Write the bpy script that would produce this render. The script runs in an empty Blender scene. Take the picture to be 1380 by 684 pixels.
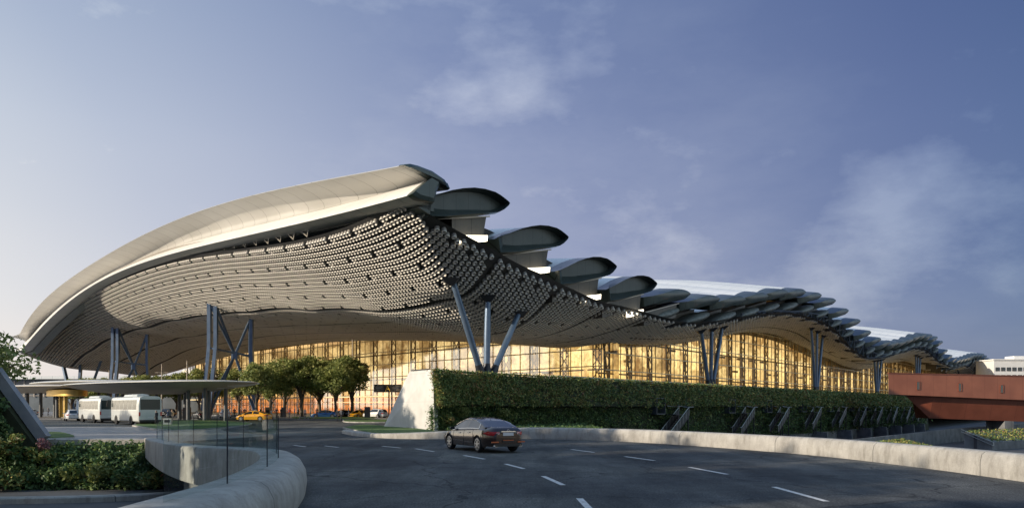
import bpy, math, random
import numpy as np
from mathutils import Vector, Matrix
from mathutils.geometry import tessellate_polygon
R = math.radians
rnd = random.Random(7)
nr = np.random.default_rng(7)
scene = bpy.context.scene
COL = scene.collection
EYE, FOC, HOR = 2.0, 1000.0, 548.0      # eye height in metres, focal length and horizon of the photograph

def at(px, py, Y):
    return Vector(((px-690)/FOC*Y, Y, EYE-(py-HOR)/FOC*Y))
def ground(px, py, z=0.0):
    return at(px, py, (EYE-z)*FOC/(py-HOR))

# ---------------------------------------------------------------- mesh builder
class MB:
    def __init__(s): s.v = []; s.f = []; s.m = []
    def add(s, vs, fs, mi=0):
        b = len(s.v); s.v.extend([tuple(v) for v in vs])
        for f in fs: s.f.append(tuple(b+i for i in f)); s.m.append(mi)
    def box(s, c, d, ang=0.0, mi=0, axes=None):
        c = Vector(c); hx, hy, hz = d[0]/2, d[1]/2, d[2]/2
        if axes is None:
            ax = Vector((math.cos(ang), math.sin(ang), 0)); ay = Vector((-math.sin(ang), math.cos(ang), 0)); az = Vector((0, 0, 1))
        else: ax, ay, az = axes
        vs = [c+ax*hx*i+ay*hy*j+az*hz*k for k in (-1, 1) for j in (-1, 1) for i in (-1, 1)]
        s.add(vs, [(0,2,3,1),(4,5,7,6),(0,1,5,4),(2,6,7,3),(0,4,6,2),(1,3,7,5)], mi)
    def bar(s, a, b, w, h, mi=0, up=(0,0,1)):
        a = Vector(a); b = Vector(b); z = (b-a); L = z.length
        if L < 1e-6: return
        z.normalize(); u = Vector(up)
        if abs(z.dot(u)) > .98: u = Vector((1,0,0))
        x = z.cross(u).normalized(); y = x.cross(z).normalized()
        s.box((a+b)/2, (w, h, L), mi=mi, axes=(x, y, z))
    def tube(s, pts, r, n=8, mi=0, cap=True):
        pts = [Vector(p) for p in pts]
        if not hasattr(r, '__len__'): r = [r]*len(pts)
        rings = []
        px = None
        for i, p in enumerate(pts):
            t = (pts[min(i+1, len(pts)-1)]-pts[max(i-1, 0)]).normalized()
            if px is None:
                u = Vector((0,0,1)) if abs(t.z) < .9 else Vector((1,0,0))
                px = t.cross(u).normalized()
            else:
                px = (px - t*px.dot(t)).normalized()
            py = t.cross(px)
            rings.append([p+px*math.cos(2*math.pi*k/n)*r[i]+py*math.sin(2*math.pi*k/n)*r[i] for k in range(n)])
        s.loft(rings, True, cap, mi)
    def loft(s, rings, closed=True, cap=True, mi=0):
        n = len(rings[0]); vs = [v for q in rings for v in q]; fs = []
        for i in range(len(rings)-1):
            for k in range(n if closed else n-1):
                k2 = (k+1) % n
                fs.append((i*n+k, i*n+k2, (i+1)*n+k2, (i+1)*n+k))
        if cap and closed:
            fs.append(tuple(range(n-1, -1, -1))); fs.append(tuple((len(rings)-1)*n+k for k in range(n)))
        s.add(vs, fs, mi)
    def lathe(s, prof, c=(0,0,0), n=16, axis='z', mi=0, sx=1, sy=1):
        rings = []
        for (r, h) in prof:
            q = []
            for k in range(n):
                a = 2*math.pi*k/n; x = math.cos(a)*r*sx; y = math.sin(a)*r*sy
                q.append({'z': Vector((x, y, h)), 'x': Vector((h, x, y)), 'y': Vector((x, h, y))}[axis]+Vector(c))
            rings.append(q)
        s.loft(rings, True, True, mi)
    def poly(s, pts, mi=0):
        s.add(pts, [tuple(range(len(pts)))], mi)
    def build(s, name, mats, parent=None, origin=None, smooth=False, local=False):
        me = bpy.data.meshes.new(name)
        off = Vector((0,0,0))
        if not local:
            off = Vector(origin) if origin is not None else (parent.location.copy() if parent else Vector((0,0,0)))
        me.from_pydata([(v[0]-off[0], v[1]-off[1], v[2]-off[2]) for v in s.v], [], s.f)
        if not isinstance(mats, (list, tuple)): mats = [mats]
        for m in mats: me.materials.append(m)
        if len(mats) > 1: me.polygons.foreach_set('material_index', s.m)
        if smooth:
            me.polygons.foreach_set('use_smooth', [True]*len(me.polygons))
            if smooth != 'all': me.set_sharp_from_angle(angle=R(38))
        me.update()
        o = bpy.data.objects.new(name, me); COL.objects.link(o)
        if parent: o.parent = parent
        elif not local: o.location = off
        return o

def np_mesh(name, verts, faces_n, mats, parent=None, origin=(0,0,0), mi=None):
    """verts (n,3) array; faces_n list of int arrays each (k, m)"""
    me = bpy.data.meshes.new(name)
    verts = verts-np.array(origin)
    loops = np.concatenate([f.ravel() for f in faces_n]); tot = np.concatenate([np.full(len(f), f.shape[1]) for f in faces_n])
    me.vertices.add(len(verts)); me.vertices.foreach_set('co', verts.ravel().astype(np.float32))
    me.loops.add(len(loops)); me.loops.foreach_set('vertex_index', loops.astype(np.int32))
    me.polygons.add(len(tot)); st = np.concatenate([[0], np.cumsum(tot)[:-1]])
    me.polygons.foreach_set('loop_start', st.astype(np.int32)); me.polygons.foreach_set('loop_total', tot.astype(np.int32))
    for m in (mats if isinstance(mats, (list, tuple)) else [mats]): me.materials.append(m)
    if mi is not None: me.polygons.foreach_set('material_index', mi)
    me.update(calc_edges=True); me.validate()
    o = bpy.data.objects.new(name, me); COL.objects.link(o)
    if parent: o.parent = parent
    else: o.location = origin
    return o

def tag(o, label=None, cat=None, group=None, kind=None):
    if label: o['label'] = label
    if cat: o['category'] = cat
    if group: o['group'] = group
    if kind: o['kind'] = kind
    return o
def thing(name, label, cat, loc=(0,0,0), rz=0.0, group=None):
    o = bpy.data.objects.new(name, None); COL.objects.link(o)
    o.location = loc; o.rotation_euler = (0,0,rz); o.empty_display_size = .3
    return tag(o, label, cat, group)
def dup(root, loc, rz=0.0, label=None, scale=None, cat=None, name=None):
    r = root.copy(); COL.objects.link(r); r.location = loc; r.rotation_euler = (0,0,rz)
    if label: r['label'] = label
    if scale: r.scale = scale
    for ch in root.children:
        c = ch.copy(); COL.objects.link(c); c.parent = r
        for g in ch.children:
            d = g.copy(); COL.objects.link(d); d.parent = c
    return r

# ---------------------------------------------------------------- materials
def newmat(name):
    m = bpy.data.materials.new(name); m.use_nodes = True
    return m, m.node_tree, m.node_tree.nodes['Principled BSDF']
def N(nt, t, **kw):
    n = nt.nodes.new(t)
    for k, v in kw.items():
        if k in n.inputs.keys() if isinstance(k, str) else False: n.inputs[k].default_value = v
        else: setattr(n, k, v)
    return n
def c4(c): return (c[0], c[1], c[2], 1)
def ramp(nt, fac, stops):
    r = nt.nodes.new('ShaderNodeValToRGB'); e = r.color_ramp.elements
    while len(e) < len(stops): e.new(.5)
    for i, (p, c) in enumerate(stops): e[i].position = p; e[i].color = c4(c)
    nt.links.new(fac, r.inputs[0]); return r.outputs[0]
def noise(nt, scale, detail=4, rough=.55, vec=None, stretch=None):
    n = nt.nodes.new('ShaderNodeTexNoise'); n.inputs['Scale'].default_value = scale
    n.inputs['Detail'].default_value = detail; n.inputs['Roughness'].default_value = rough
    if vec is None:
        g = nt.nodes.new('ShaderNodeNewGeometry'); vec = g.outputs['Position']
    if stretch:
        mp = nt.nodes.new('ShaderNodeMapping'); mp.inputs['Scale'].default_value = stretch
        nt.links.new(vec, mp.inputs[0]); vec = mp.outputs[0]
    nt.links.new(vec, n.inputs['Vector']); return n.outputs['Fac']
def math_n(nt, op, a, b=None, c=None):
    m = nt.nodes.new('ShaderNodeMath'); m.operation = op
    for i, x in enumerate((a, b, c)):
        if x is None: continue
        if isinstance(x, (int, float)): m.inputs[i].default_value = x
        else: nt.links.new(x, m.inputs[i])
    return m.outputs[0]
def mixc(nt, fac, a, b, mode='MIX'):
    m = nt.nodes.new('ShaderNodeMix'); m.data_type = 'RGBA'; m.blend_type = mode
    for s, x in ((m.inputs[0], fac), (m.inputs[6], a), (m.inputs[7], b)):
        if isinstance(x, (int, float)): s.default_value = x
        elif isinstance(x, tuple): s.default_value = c4(x)
        else: nt.links.new(x, s)
    return m.outputs[2]
def stripes(nt, dirv, period, width, vec=None):
    """1 inside thin lines every `period` metres along dirv"""
    if vec is None: vec = nt.nodes.new('ShaderNodeNewGeometry').outputs['Position']
    d = nt.nodes.new('ShaderNodeVectorMath'); d.operation = 'DOT_PRODUCT'
    nt.links.new(vec, d.inputs[0]); d.inputs[1].default_value = dirv
    f = math_n(nt, 'FRACT', math_n(nt, 'DIVIDE', d.outputs['Value'], period))
    return math_n(nt, 'LESS_THAN', f, width/period)
def bump(nt, bs, h, strength, dist=.02):
    b = nt.nodes.new('ShaderNodeBump'); b.inputs['Strength'].default_value = strength; b.inputs['Distance'].default_value = dist
    nt.links.new(h, b.inputs['Height']); nt.links.new(b.outputs[0], bs.inputs['Normal'])

def mat(name, col, rough=.6, metal=0.0, col2=None, scale=1.0, detail=4, bmp=0.0, bscale=20, lo=.35, hi=.65, coat=0, spec=.5, lines=None, stretch=None, rvar=0.0):
    m, nt, b = newmat(name)
    b.inputs['Roughness'].default_value = rough; b.inputs['Metallic'].default_value = metal
    b.inputs['Coat Weight'].default_value = coat; b.inputs['Specular IOR Level'].default_value = spec
    b.inputs['Base Color'].default_value = c4(col)
    out = None
    if col2 is not None:
        f = noise(nt, scale, detail, stretch=stretch)
        out = ramp(nt, f, [(lo, col), (hi, col2)])
        if rvar:
            nt.links.new(math_n(nt, 'MULTIPLY_ADD', f, rvar, rough-rvar/2), b.inputs['Roughness'])
    if lines:
        for (dv, per, wd, lc) in lines:
            out = mixc(nt, stripes(nt, dv, per, wd), out if out else tuple(col), tuple(lc))
    if out: nt.links.new(out, b.inputs['Base Color'])
    if bmp: bump(nt, b, noise(nt, bscale, 3), bmp)
    return m
def emis(name, col, strength):
    m, nt, b = newmat(name); b.inputs['Base Color'].default_value = c4(tuple(x*.5 for x in col))
    b.inputs['Emission Color'].default_value = c4(col); b.inputs['Emission Strength'].default_value = strength
    return m
def glassm(name, tint=(.8,.86,.86), refl=.12, rough=.03, fk=.9):
    m, nt, b = newmat(name)
    nt.nodes.remove(b)
    t = nt.nodes.new('ShaderNodeBsdfTransparent'); t.inputs[0].default_value = c4(tint)
    g = nt.nodes.new('ShaderNodeBsdfGlossy'); g.inputs['Roughness'].default_value = rough
    lw = nt.nodes.new('ShaderNodeFresnel'); lw.inputs[0].default_value = 1.45
    mx = nt.nodes.new('ShaderNodeMixShader')
    nt.links.new(math_n(nt, 'MULTIPLY_ADD', lw.outputs[0], fk, refl*.3), mx.inputs[0])
    nt.links.new(t.outputs[0], mx.inputs[1]); nt.links.new(g.outputs[0], mx.inputs[2])
    nt.links.new(mx.outputs[0], nt.nodes['Material Output'].inputs[0])
    return m
def leafm(name, stops, trans=.25, nscale=.25):
    m, nt, b = newmat(name)
    g = nt.nodes.new('ShaderNodeNewGeometry')
    f = math_n(nt, 'ADD', math_n(nt, 'MULTIPLY', g.outputs['Random Per Island'], .55), math_n(nt, 'MULTIPLY', noise(nt, nscale, 4, .65), 1.25))
    f = math_n(nt, 'SUBTRACT', f, .42)
    c = ramp(nt, f, stops)
    nt.links.new(c, b.inputs['Base Color']); b.inputs['Roughness'].default_value = .55; b.inputs['Specular IOR Level'].default_value = .3
    tr = nt.nodes.new('ShaderNodeBsdfTranslucent'); nt.links.new(c, tr.inputs[0])
    mx = nt.nodes.new('ShaderNodeMixShader'); mx.inputs[0].default_value = trans
    nt.links.new(b.outputs[0], mx.inputs[1]); nt.links.new(tr.outputs[0], mx.inputs[2])
    nt.links.new(mx.outputs[0], nt.nodes['Material Output'].inputs[0])
    return m

FD = Vector((-.6887, .7250, 0)); UD = Vector((.6265, .7794, 0))      # along the front eave, along the side eave
NC = Vector((-11.6, 82.6, 0))                                          # near corner of the roof in plan

M = {}
# asphalt
m, nt, b = newmat('asphalt'); M['asphalt'] = m
fine = noise(nt, 22, 5, .8); big = noise(nt, .12, 5, .6); mid = noise(nt, 2.2, 4, .6)
c = ramp(nt, fine, [(.32, (.030,.032,.034)), (.5, (.10,.104,.102)), (.68, (.28,.28,.265))])
c = mixc(nt, 1.0, c, ramp(nt, big, [(.35, (.55,.58,.64)), (.65, (1.4,1.36,1.3))]), 'MULTIPLY')
c = mixc(nt, 1.0, c, ramp(nt, mid, [(.3, (.85,.85,.85)), (.7, (1.12,1.12,1.12))]), 'MULTIPLY')
c = mixc(nt, math_n(nt, 'MULTIPLY', math_n(nt, 'GREATER_THAN', noise(nt, .55, 6, .75, stretch=(1.6, .5, 1)), .66), .35), c, (.026,.029,.034))
vo = nt.nodes.new('ShaderNodeTexVoronoi'); vo.feature = 'DISTANCE_TO_EDGE'; vo.inputs['Scale'].default_value = .16; vo.inputs['Randomness'].default_value = 1
gg = nt.nodes.new('ShaderNodeNewGeometry'); wob = nt.nodes.new('ShaderNodeTexNoise'); wob.inputs['Scale'].default_value = .9; wob.inputs['Detail'].default_value = 6
nt.links.new(gg.outputs['Position'], wob.inputs['Vector'])
va = nt.nodes.new('ShaderNodeVectorMath'); va.operation = 'MULTIPLY_ADD'; nt.links.new(wob.outputs['Color'], va.inputs[0]); va.inputs[1].default_value = (1.6,1.6,0); nt.links.new(gg.outputs['Position'], va.inputs[2])
nt.links.new(va.outputs[0], vo.inputs['Vector'])
c = mixc(nt, math_n(nt, 'MULTIPLY', math_n(nt, 'LESS_THAN', vo.outputs['Distance'], .0045), .6), c, (.016,.018,.02))
v2 = nt.nodes.new('ShaderNodeTexVoronoi'); v2.distance = 'CHEBYCHEV'; v2.inputs['Scale'].default_value = .11
nt.links.new(gg.outputs['Position'], v2.inputs['Vector'])
c = mixc(nt, 1, c, ramp(nt, v2.outputs['Color'], [(.2, (.74,.76,.8)), (.45, (1,1,1)), (.8, (1.18,1.16,1.12))]), 'MULTIPLY')
c = mixc(nt, 1, c, ramp(nt, noise(nt, .5, 5, .7, stretch=(1, .22, 1)), [(.35, (.55,.57,.6)), (.62, (1.2,1.2,1.2))]), 'MULTIPLY')
nt.links.new(c, b.inputs['Base Color'])
nt.links.new(math_n(nt, 'MULTIPLY_ADD', big, .3, .62), b.inputs['Roughness']); b.inputs['Specular IOR Level'].default_value = .10
bump(nt, b, fine, .25, .006)
M['paving'] = mat('plaza_paving', (.17,.175,.18), .42, col2=(.27,.27,.27), scale=.2, bmp=.2, bscale=18, lines=[((1,.3,0), 6.0, .05, (.05,.055,.06)), ((-.3,1,0), 6.0, .05, (.05,.055,.06))], rvar=.3)
M['lower_ground'] = mat('lower_ground_asphalt', (.05,.055,.062), .7, col2=(.09,.095,.10), scale=.3, bmp=.3)
M['paint'] = mat('road_paint', (.72,.72,.7), .6, col2=(.38,.38,.38), scale=9, lo=.42, hi=.7, detail=6)
# weathered concrete
m, nt, b = newmat('concrete'); M['concrete'] = m
c = ramp(nt, noise(nt, 1.1, 6, .65), [(.3, (.30,.29,.27)), (.7, (.47,.46,.43))])
c = mixc(nt, 1, c, ramp(nt, noise(nt, 1.6, 5, .7, stretch=(2, 2, .6)), [(.34, (.72,.71,.69)), (.55, (1,1,1))]), 'MULTIPLY')
c = mixc(nt, 1, c, ramp(nt, noise(nt, 28, 3), [(.3, (.88,.88,.88)), (.6, (1.04,1.04,1.04))]), 'MULTIPLY')
c = mixc(nt, math_n(nt, 'MULTIPLY', stripes(nt, (.34,.94,0), 5.0, .035), .75), c, (.07,.07,.065))
nt.links.new(c, b.inputs['Base Color']); b.inputs['Roughness'].default_value = .75
bump(nt, b, noise(nt, 9, 6, .7), .15, .01)
M['white_wall'] = mat('white_wall_plaster', (.52,.52,.50), .7, col2=(.64,.64,.62), scale=.6, bmp=.1, bscale=12, lines=[((0,0,1), 2.45, .02, (.4,.4,.39))])
M['dark_concrete'] = mat('dark_concrete', (.13,.14,.15), .75, col2=(.22,.23,.24), scale=.6, bmp=.2, bscale=8, lines=[((.78,.62,0), 4.0, .05, (.06,.06,.07))])
M['fascia'] = mat('fascia_panel', (.45,.445,.42), .4, metal=.1, col2=(.53,.525,.50), scale=.12, lines=[(tuple(FD), 4.2, .09, (.16,.15,.14))], rvar=.2)
M['fascia_sunlit'] = mat('sunlit_gutter_panel', (.82,.81,.78), .35, col2=(.88,.87,.84), scale=.12, lines=[(tuple(FD), 4.2, .06, (.4,.39,.37))])  # whiter copy of the fascia panel, sunlight on the lower band painted in
M['roof_top'] = mat('pale_roof_metal', (.76,.80,.80), .35, metal=.05, col2=(.84,.87,.87), scale=.1, lines=[(tuple(FD), 3.0, .06, (.3,.33,.34))])
M['hood'] = mat('green_glass_hood', (.045,.068,.062), .3, metal=.1, col2=(.075,.10,.095), scale=.25, lines=[(tuple(UD), 2.6, .05, (.015,.02,.02))], coat=.3)
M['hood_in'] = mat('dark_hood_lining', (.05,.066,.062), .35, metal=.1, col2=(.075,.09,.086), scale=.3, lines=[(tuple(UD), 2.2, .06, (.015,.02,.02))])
M['brown_panel'] = mat('bronze_wall_panel', (.075,.07,.06), .38, metal=.4, col2=(.11,.10,.085), scale=.3, lines=[(tuple(UD), 3.0, .07, (.02,.02,.02))])
M['edge'] = mat('pale_edge_trim', (.5,.46,.4), .4, metal=.5)
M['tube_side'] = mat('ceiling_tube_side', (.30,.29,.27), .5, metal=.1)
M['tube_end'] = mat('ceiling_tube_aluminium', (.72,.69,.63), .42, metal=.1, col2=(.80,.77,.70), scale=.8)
M['ceil_back'] = mat('ceiling_backing', (.035,.036,.04), .8, col2=(.06,.06,.06), scale=.4)
M['steel'] = mat('blue_grey_steel', (.10,.155,.24), .35, metal=.35, col2=(.14,.2,.29), scale=.7, rvar=.15)
M['darksteel'] = mat('dark_steel', (.035,.04,.05), .45, metal=.5)
M['mullion'] = mat('bronze_mullion', (.24,.17,.08), .45, metal=.3, col2=(.3,.21,.1), scale=.5)
M['mull_light'] = mat('pale_mullion', (.85,.72,.45), .4)
M['glass'] = glassm('facade_glass', (.93,.92,.85), .06, .05, .3)
M['rail_glass'] = glassm('railing_glass', (.90,.94,.94), .05, .02, .10)
M['orange'] = mat('orange_lobby_panel', (.55,.17,.03), .5, col2=(.7,.25,.05), scale=.4)
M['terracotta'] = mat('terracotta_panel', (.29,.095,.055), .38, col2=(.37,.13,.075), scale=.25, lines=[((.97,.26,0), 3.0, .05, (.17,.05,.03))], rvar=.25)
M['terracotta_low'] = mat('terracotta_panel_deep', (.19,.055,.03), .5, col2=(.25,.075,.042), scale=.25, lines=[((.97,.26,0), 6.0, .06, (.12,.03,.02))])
M['white_paint'] = mat('white_paint', (.72,.72,.7), .5, col2=(.8,.8,.78), scale=.5)
M['soil'] = mat('planting_soil', (.02,.026,.014), .95, col2=(.035,.045,.022), scale=2)
M['grass'] = mat('lawn_grass', (.045,.10,.02), .9, col2=(.09,.16,.035), scale=1.5, bmp=.8, bscale=40)
M['bark'] = mat('tree_bark', (.10,.08,.06), .9, col2=(.17,.14,.11), scale=3, bmp=.5)
M['leaf'] = leafm('tree_leaves', [(.05, (0.121,0.170,0.059)), (.45, (0.258,0.314,0.103)), (.8, (0.480,0.484,0.174)), (1, (0.685,0.597,0.263))])
M['leaf_wall'] = leafm('green_wall_leaves', [(.0, (0.045,0.090,0.039)), (.3, (0.098,0.179,0.058)), (.5, (0.209,0.263,0.078)), (.64, (0.448,0.371,0.117)), (.72, (0.149,0.179,0.065)), (.84, (0.359,0.132,0.065)), (1, (0.448,0.371,0.247))], .15, .9)
M['leaf_dark'] = leafm('shrub_leaves', [(.05, (0.035,0.070,0.035)), (.5, (0.086,0.152,0.055)), (.8, (0.173,0.258,0.074)), (1, (0.431,0.400,0.124))], .15, .8)
M['leaf_yellow'] = leafm('yellow_green_leaves', [(.05, (0.110,0.143,0.039)), (.6, (0.220,0.253,0.077)), (1, (0.330,0.341,0.132))], .25, .8)
M['petal'] = leafm('pink_petals', [(.1, (.12,.09,.09)), (.6, (.3,.13,.16)), (1, (.4,.3,.3))], .2, 2)
M['black'] = mat('black_plastic', (.012,.012,.014), .5)
M['rubber'] = mat('tyre_rubber', (.015,.015,.016), .85)
M['chrome'] = mat('chrome_trim', (.7,.7,.72), .15, metal=1)
M['alloy'] = mat('alloy_wheel', (.5,.51,.53), .3, metal=.85)
M['car_glass'] = mat('tinted_car_glass', (.02,.025,.03), .06, spec=.8, coat=.5)
M['gold'] = mat('gold_metal', (.62,.42,.13), .35, metal=.7)
M['skin'] = mat('skin', (.42,.27,.19), .6)
M['vent'] = mat('vent_metal', (.15,.17,.165), .5, metal=.1, col2=(.24,.26,.25), scale=1.2)
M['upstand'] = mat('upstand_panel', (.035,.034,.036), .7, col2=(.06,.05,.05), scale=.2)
M['steel_dim'] = mat('truss_steel', (.09,.11,.15), .5, metal=.3)
M['glint_strip'] = emis('sun_glint_glow', (1, .88, .66), 2.2)  # added glow in place of sun glints below the hoods, no lamp there
def lobby_mat(name, strength):
    m, nt, b = newmat(name)
    g = nt.nodes.new('ShaderNodeNewGeometry'); sep = nt.nodes.new('ShaderNodeSeparateXYZ'); nt.links.new(g.outputs['Position'], sep.inputs[0])
    col = ramp(nt, math_n(nt, 'DIVIDE', sep.outputs[2], 22.0), [(.0, (.80,.20,.02)), (.2, (.92,.33,.05)), (.27, (1,.62,.22)), (.5, (1,.72,.31)), (.8, (.95,.70,.34)), (1, (.7,.46,.2))])
    # rooms, shelves and ceilings seen through the glass: blocks of different brightness
    v = nt.nodes.new('ShaderNodeTexVoronoi'); v.distance = 'CHEBYCHEV'; v.inputs['Scale'].default_value = .22
    mp = nt.nodes.new('ShaderNodeMapping'); mp.inputs['Scale'].default_value = (.8, .8, 1.3)
    nt.links.new(g.outputs['Position'], mp.inputs[0]); nt.links.new(mp.outputs[0], v.inputs['Vector'])
    blk = ramp(nt, v.outputs['Color'], [(.1, (.42,.35,.26)), (.5, (.95,.95,.92)), (.9, (1.12,1.12,1.1))])
    col = mixc(nt, 1, col, blk, 'MULTIPLY')
    col = mixc(nt, 1, col, ramp(nt, noise(nt, .09, 5, .65), [(.36, (.26,.19,.13)), (.52, (1,1,1)), (.7, (1.25,1.2,1.1))]), 'MULTIPLY')
    col = mixc(nt, 1, col, ramp(nt, noise(nt, 1.3, 5, .7), [(.3, (.5,.45,.36)), (.62, (1.1,1.1,1.08))]), 'MULTIPLY')
    nt.links.new(col, b.inputs['Emission Color']); b.inputs['Emission Strength'].default_value = strength
    b.inputs['Base Color'].default_value = (.3, .2, .1, 1); b.inputs['Roughness'].default_value = .7
    return m
M['lobby'] = lobby_mat('lit_lobby', .9)
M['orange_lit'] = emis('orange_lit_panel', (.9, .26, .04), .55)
M['deck'] = mat('pale_deck_paving', (.42,.41,.38), .7, col2=(.5,.49,.46), scale=.3)
M['far_wall'] = mat('far_glass_wall', (.12,.14,.15), .3, col2=(.2,.23,.25), scale=.15)
M['stuff'] = None
M['coping'] = mat('grey_metal_coping', (.22,.24,.27), .5, metal=.2, col2=(.3,.32,.35), scale=1)
SHADE = [(-31,11,.85),(-20,-3,.8),(-25,5.5,.68),(-27,22,.72),(-40,24,.95),(-47,37,1.0),(-53,50,1.05),(-38,0,1),(-50,14,.95),(-62,30,1),(-30,-14,1),(-70,52,.9),(-84,64,.9),(-98,76,.9)]
# ================================================================ TERMINAL
def plan(p, q): return NC+FD*p+UD*q
DET = FD.x*UD.y-UD.x*FD.y
def to_plan(X, Y):
    x = X-NC.x; y = Y-NC.y
    return ((x*UD.y-UD.x*y)/DET, (FD.x*y-FD.y*x)/DET)
def on_q(px, py, q):        # where the sight line of a photo pixel meets the vertical plane q = const
    r = (px-690)/FOC; o = NC+UD*q
    p = (r*o.y-o.x)/(FD.x-r*FD.y); Y = o.y+FD.y*p
    return p, EYE-(py-HOR)/FOC*Y
def on_p(px, py, p):
    r = (px-690)/FOC; o = NC+FD*p
    q = (r*o.y-o.x)/(UD.x-r*UD.y); Y = o.y+UD.y*q
    return q, EYE-(py-HOR)/FOC*Y
PF, QF = 17.15, 66.7                     # facade lines
cps = []
for px, py in [(562,288),(586,306),(615,323),(656,345),(693,366),(726,380),(766,398),(803,413),(829,418),(860,425),(902,435),(947,437),(993,431),(1031,425),(1065,424),(1095,431),(1122,443),(1149,472),(1170,484),(1191,483),(1212,476),(1233,470),(1250,474),(1267,489),(1282,495),(1301,493),(1318,489),(1327,501)]:
    q, z = on_p(px, py, 0); cps.append((0, q, z))
fe = []
for px, py in [(540,277),(515,287),(491,300),(468,310),(421,330),(351,333),(281,343),(210,361),(154,381),(120,398),(94,412),(60,438),(40,460),(31,474)]:
    p, z = on_q(px, py, 0); fe.append((p, z))
pf_ = np.polyfit([(a-100)/100 for a, _ in fe], [b_ for _, b_ in fe], 5)
for p in np.linspace(min(a for a, _ in fe), max(a for a, _ in fe), 26):
    cps.append((p, 0, float(np.polyval(pf_, (p-100)/100))))
ff = []
for px, py in [(240,499),(256,494),(271,490),(294,483),(342,474),(398,465),(468,460),(530,459),(600,459),(700,466),(760,468)]:
    p, z = on_q(px, py, QF); ff.append((p, z))
pg_ = np.polyfit([(a-100)/100 for a, _ in ff], [b_ for _, b_ in ff], 4)
for p in np.linspace(min(a for a, _ in ff), max(a for a, _ in ff), 22):
    cps.append((p, QF, float(np.polyval(pg_, (p-100)/100))))
for px, py in [(818,463),(871,466),(932,461),(970,454),(993,449),(1023,449),(1054,456),(1084,469),(1111,482),(1130,492),(1150,498),(1170,497),(1199,489),(1212,485),(1225,489),(1242,498),(1262,502)]:
    q, z = on_p(px, py, PF); cps.append((PF, q, z))
for px, py, p, Y in [(613,386,5,95.8),(659,405,5,100),(693,423,5,105.4)]:
    q, z = on_p(px, py, p); cps.append((p, q, z))
for q_, pts_ in ((15, [(93,496),(125,470),(161,452),(200,441),(245,430),(289,424),(338,420),(421,418),(510,419),(599,404)]),
                 (29, [(134,503),(162,487),(196,470),(242,455),(294,446),(342,441),(400,438),(468,436),(540,434)]),
                 (42, [(190,505),(228,484),(250,473),(294,464),(339,456),(400,450),(468,448),(540,447)]),
                 (55, [(228,502),(259,489),(294,474),(339,463)])):
    for px, py in pts_:
        p, z = on_q(px, py, q_); cps.append((p, q_, z))
for q, z in [(430,24),(470,20),(520,26)]:
    cps += [(0, q, z), (PF, q, z-2)]
cps = np.array(cps); SC = 60.0
def tpsk(d):
    return np.where(d < 1e-9, 0, d*d*np.log(np.maximum(d, 1e-9)))
A0 = cps[:, :2]/SC; n = len(A0)
Dm = np.linalg.norm(A0[:, None]-A0[None], axis=2)
K = tpsk(Dm)+np.eye(n)*3e-4
Pm = np.hstack([np.ones((n, 1)), A0]); Am = np.zeros((n+3, n+3)); Am[:n, :n] = K; Am[:n, n:] = Pm; Am[n:, :n] = Pm.T
W_ = np.linalg.solve(Am, np.concatenate([cps[:, 2], np.zeros(3)]))
def zc_np(P):
    P = np.asarray(P, float)/SC; out = np.zeros(len(P))
    for i in range(0, len(P), 2000):
        b_ = P[i:i+2000]; D_ = np.linalg.norm(b_[:, None]-A0[None], axis=2)
        out[i:i+2000] = tpsk(D_)@W_[:n]+W_[n]+b_@W_[n+1:]
    return out
def zc(p, q): return float(zc_np([(p, q)])[0])
EDGE = [(204,-20),(204.5,0),(211,15),(219,29),(224,42),(230,55),(246,66.7),(252,80)]     # far left eave, (p, q)
def p_edge(q):
    e = EDGE
    for a, b_ in zip(e[:-1], e[1:]):
        if a[1] <= q <= b_[1]: return a[0]+(b_[0]-a[0])*(q-a[1])/(b_[1]-a[1])
    return e[-1][0]

term = thing('terminal_building', 'airport terminal with a wave shaped roof of overlapping shells, dotted ceiling and glowing glass facade', 'building', tuple(plan(5, 18)))
term.location.z = 0

# ---- ceiling backing
gp = [];
QS = np.concatenate([np.arange(0, 74, 1.5), np.arange(74, 520, 3.0)])
US = np.linspace(0, 1, 120)
vs = []; ids = {}
fs4 = []
for j, q in enumerate(QS):
    pe = p_edge(q) if q < 72 else 23.0
    p0_ = -.7 if q < 66 else 0
    for i, u in enumerate(US): vs.append((p0_+u*(pe-p0_), q))
vs = np.array(vs); z = zc_np(vs)
nU = len(US)
XY = np.array([[NC.x, NC.y]])+vs[:, :1]*np.array([[FD.x, FD.y]])+vs[:, 1:]*np.array([[UD.x, UD.y]])
ceilv = np.hstack([XY, (z+.5)[:, None]])
fl = []
for j in range(len(QS)-1):
    if QS[j] < 72 <= QS[j+1]: continue
    for i in range(nU-1):
        a = j*nU+i; fl.append((a, a+1, a+nU+1, a+nU))
o = np_mesh('ceiling_backing', ceilv, [np.array(fl)], M['ceil_back'], term, term.location)

# ---- ceiling tubes
sp, sq = .74, .86
cand = []
jmax = int(66/sq)
for j in range(0, jmax):
    q = .5+j*sq
    if j in (17, 33, 48, 63): continue                      # continuous dark joints
    pe = p_edge(q)-1.0
    for i in range(-1 if 4 < q else 0, int(pe/sp)):
        p = .6+i*sp+(sp/2 if j % 2 else 0)
        if (i % 8 == 0) and (j % 4 == 0) and p < 202: continue
        cand.append((p, q))
for j in range(jmax, int(505/sq)):
    q = .5+j*sq
    if False: pass
    for i in range(int((PF-1)/sp)):
        p = .6+i*sp+(sp/2 if j % 2 else 0)
        if (i == 13): continue
        if i % 5 == 0 and j % 8 == 0: continue
        cand.append((p, q))
cand = np.array(cand)
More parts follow.
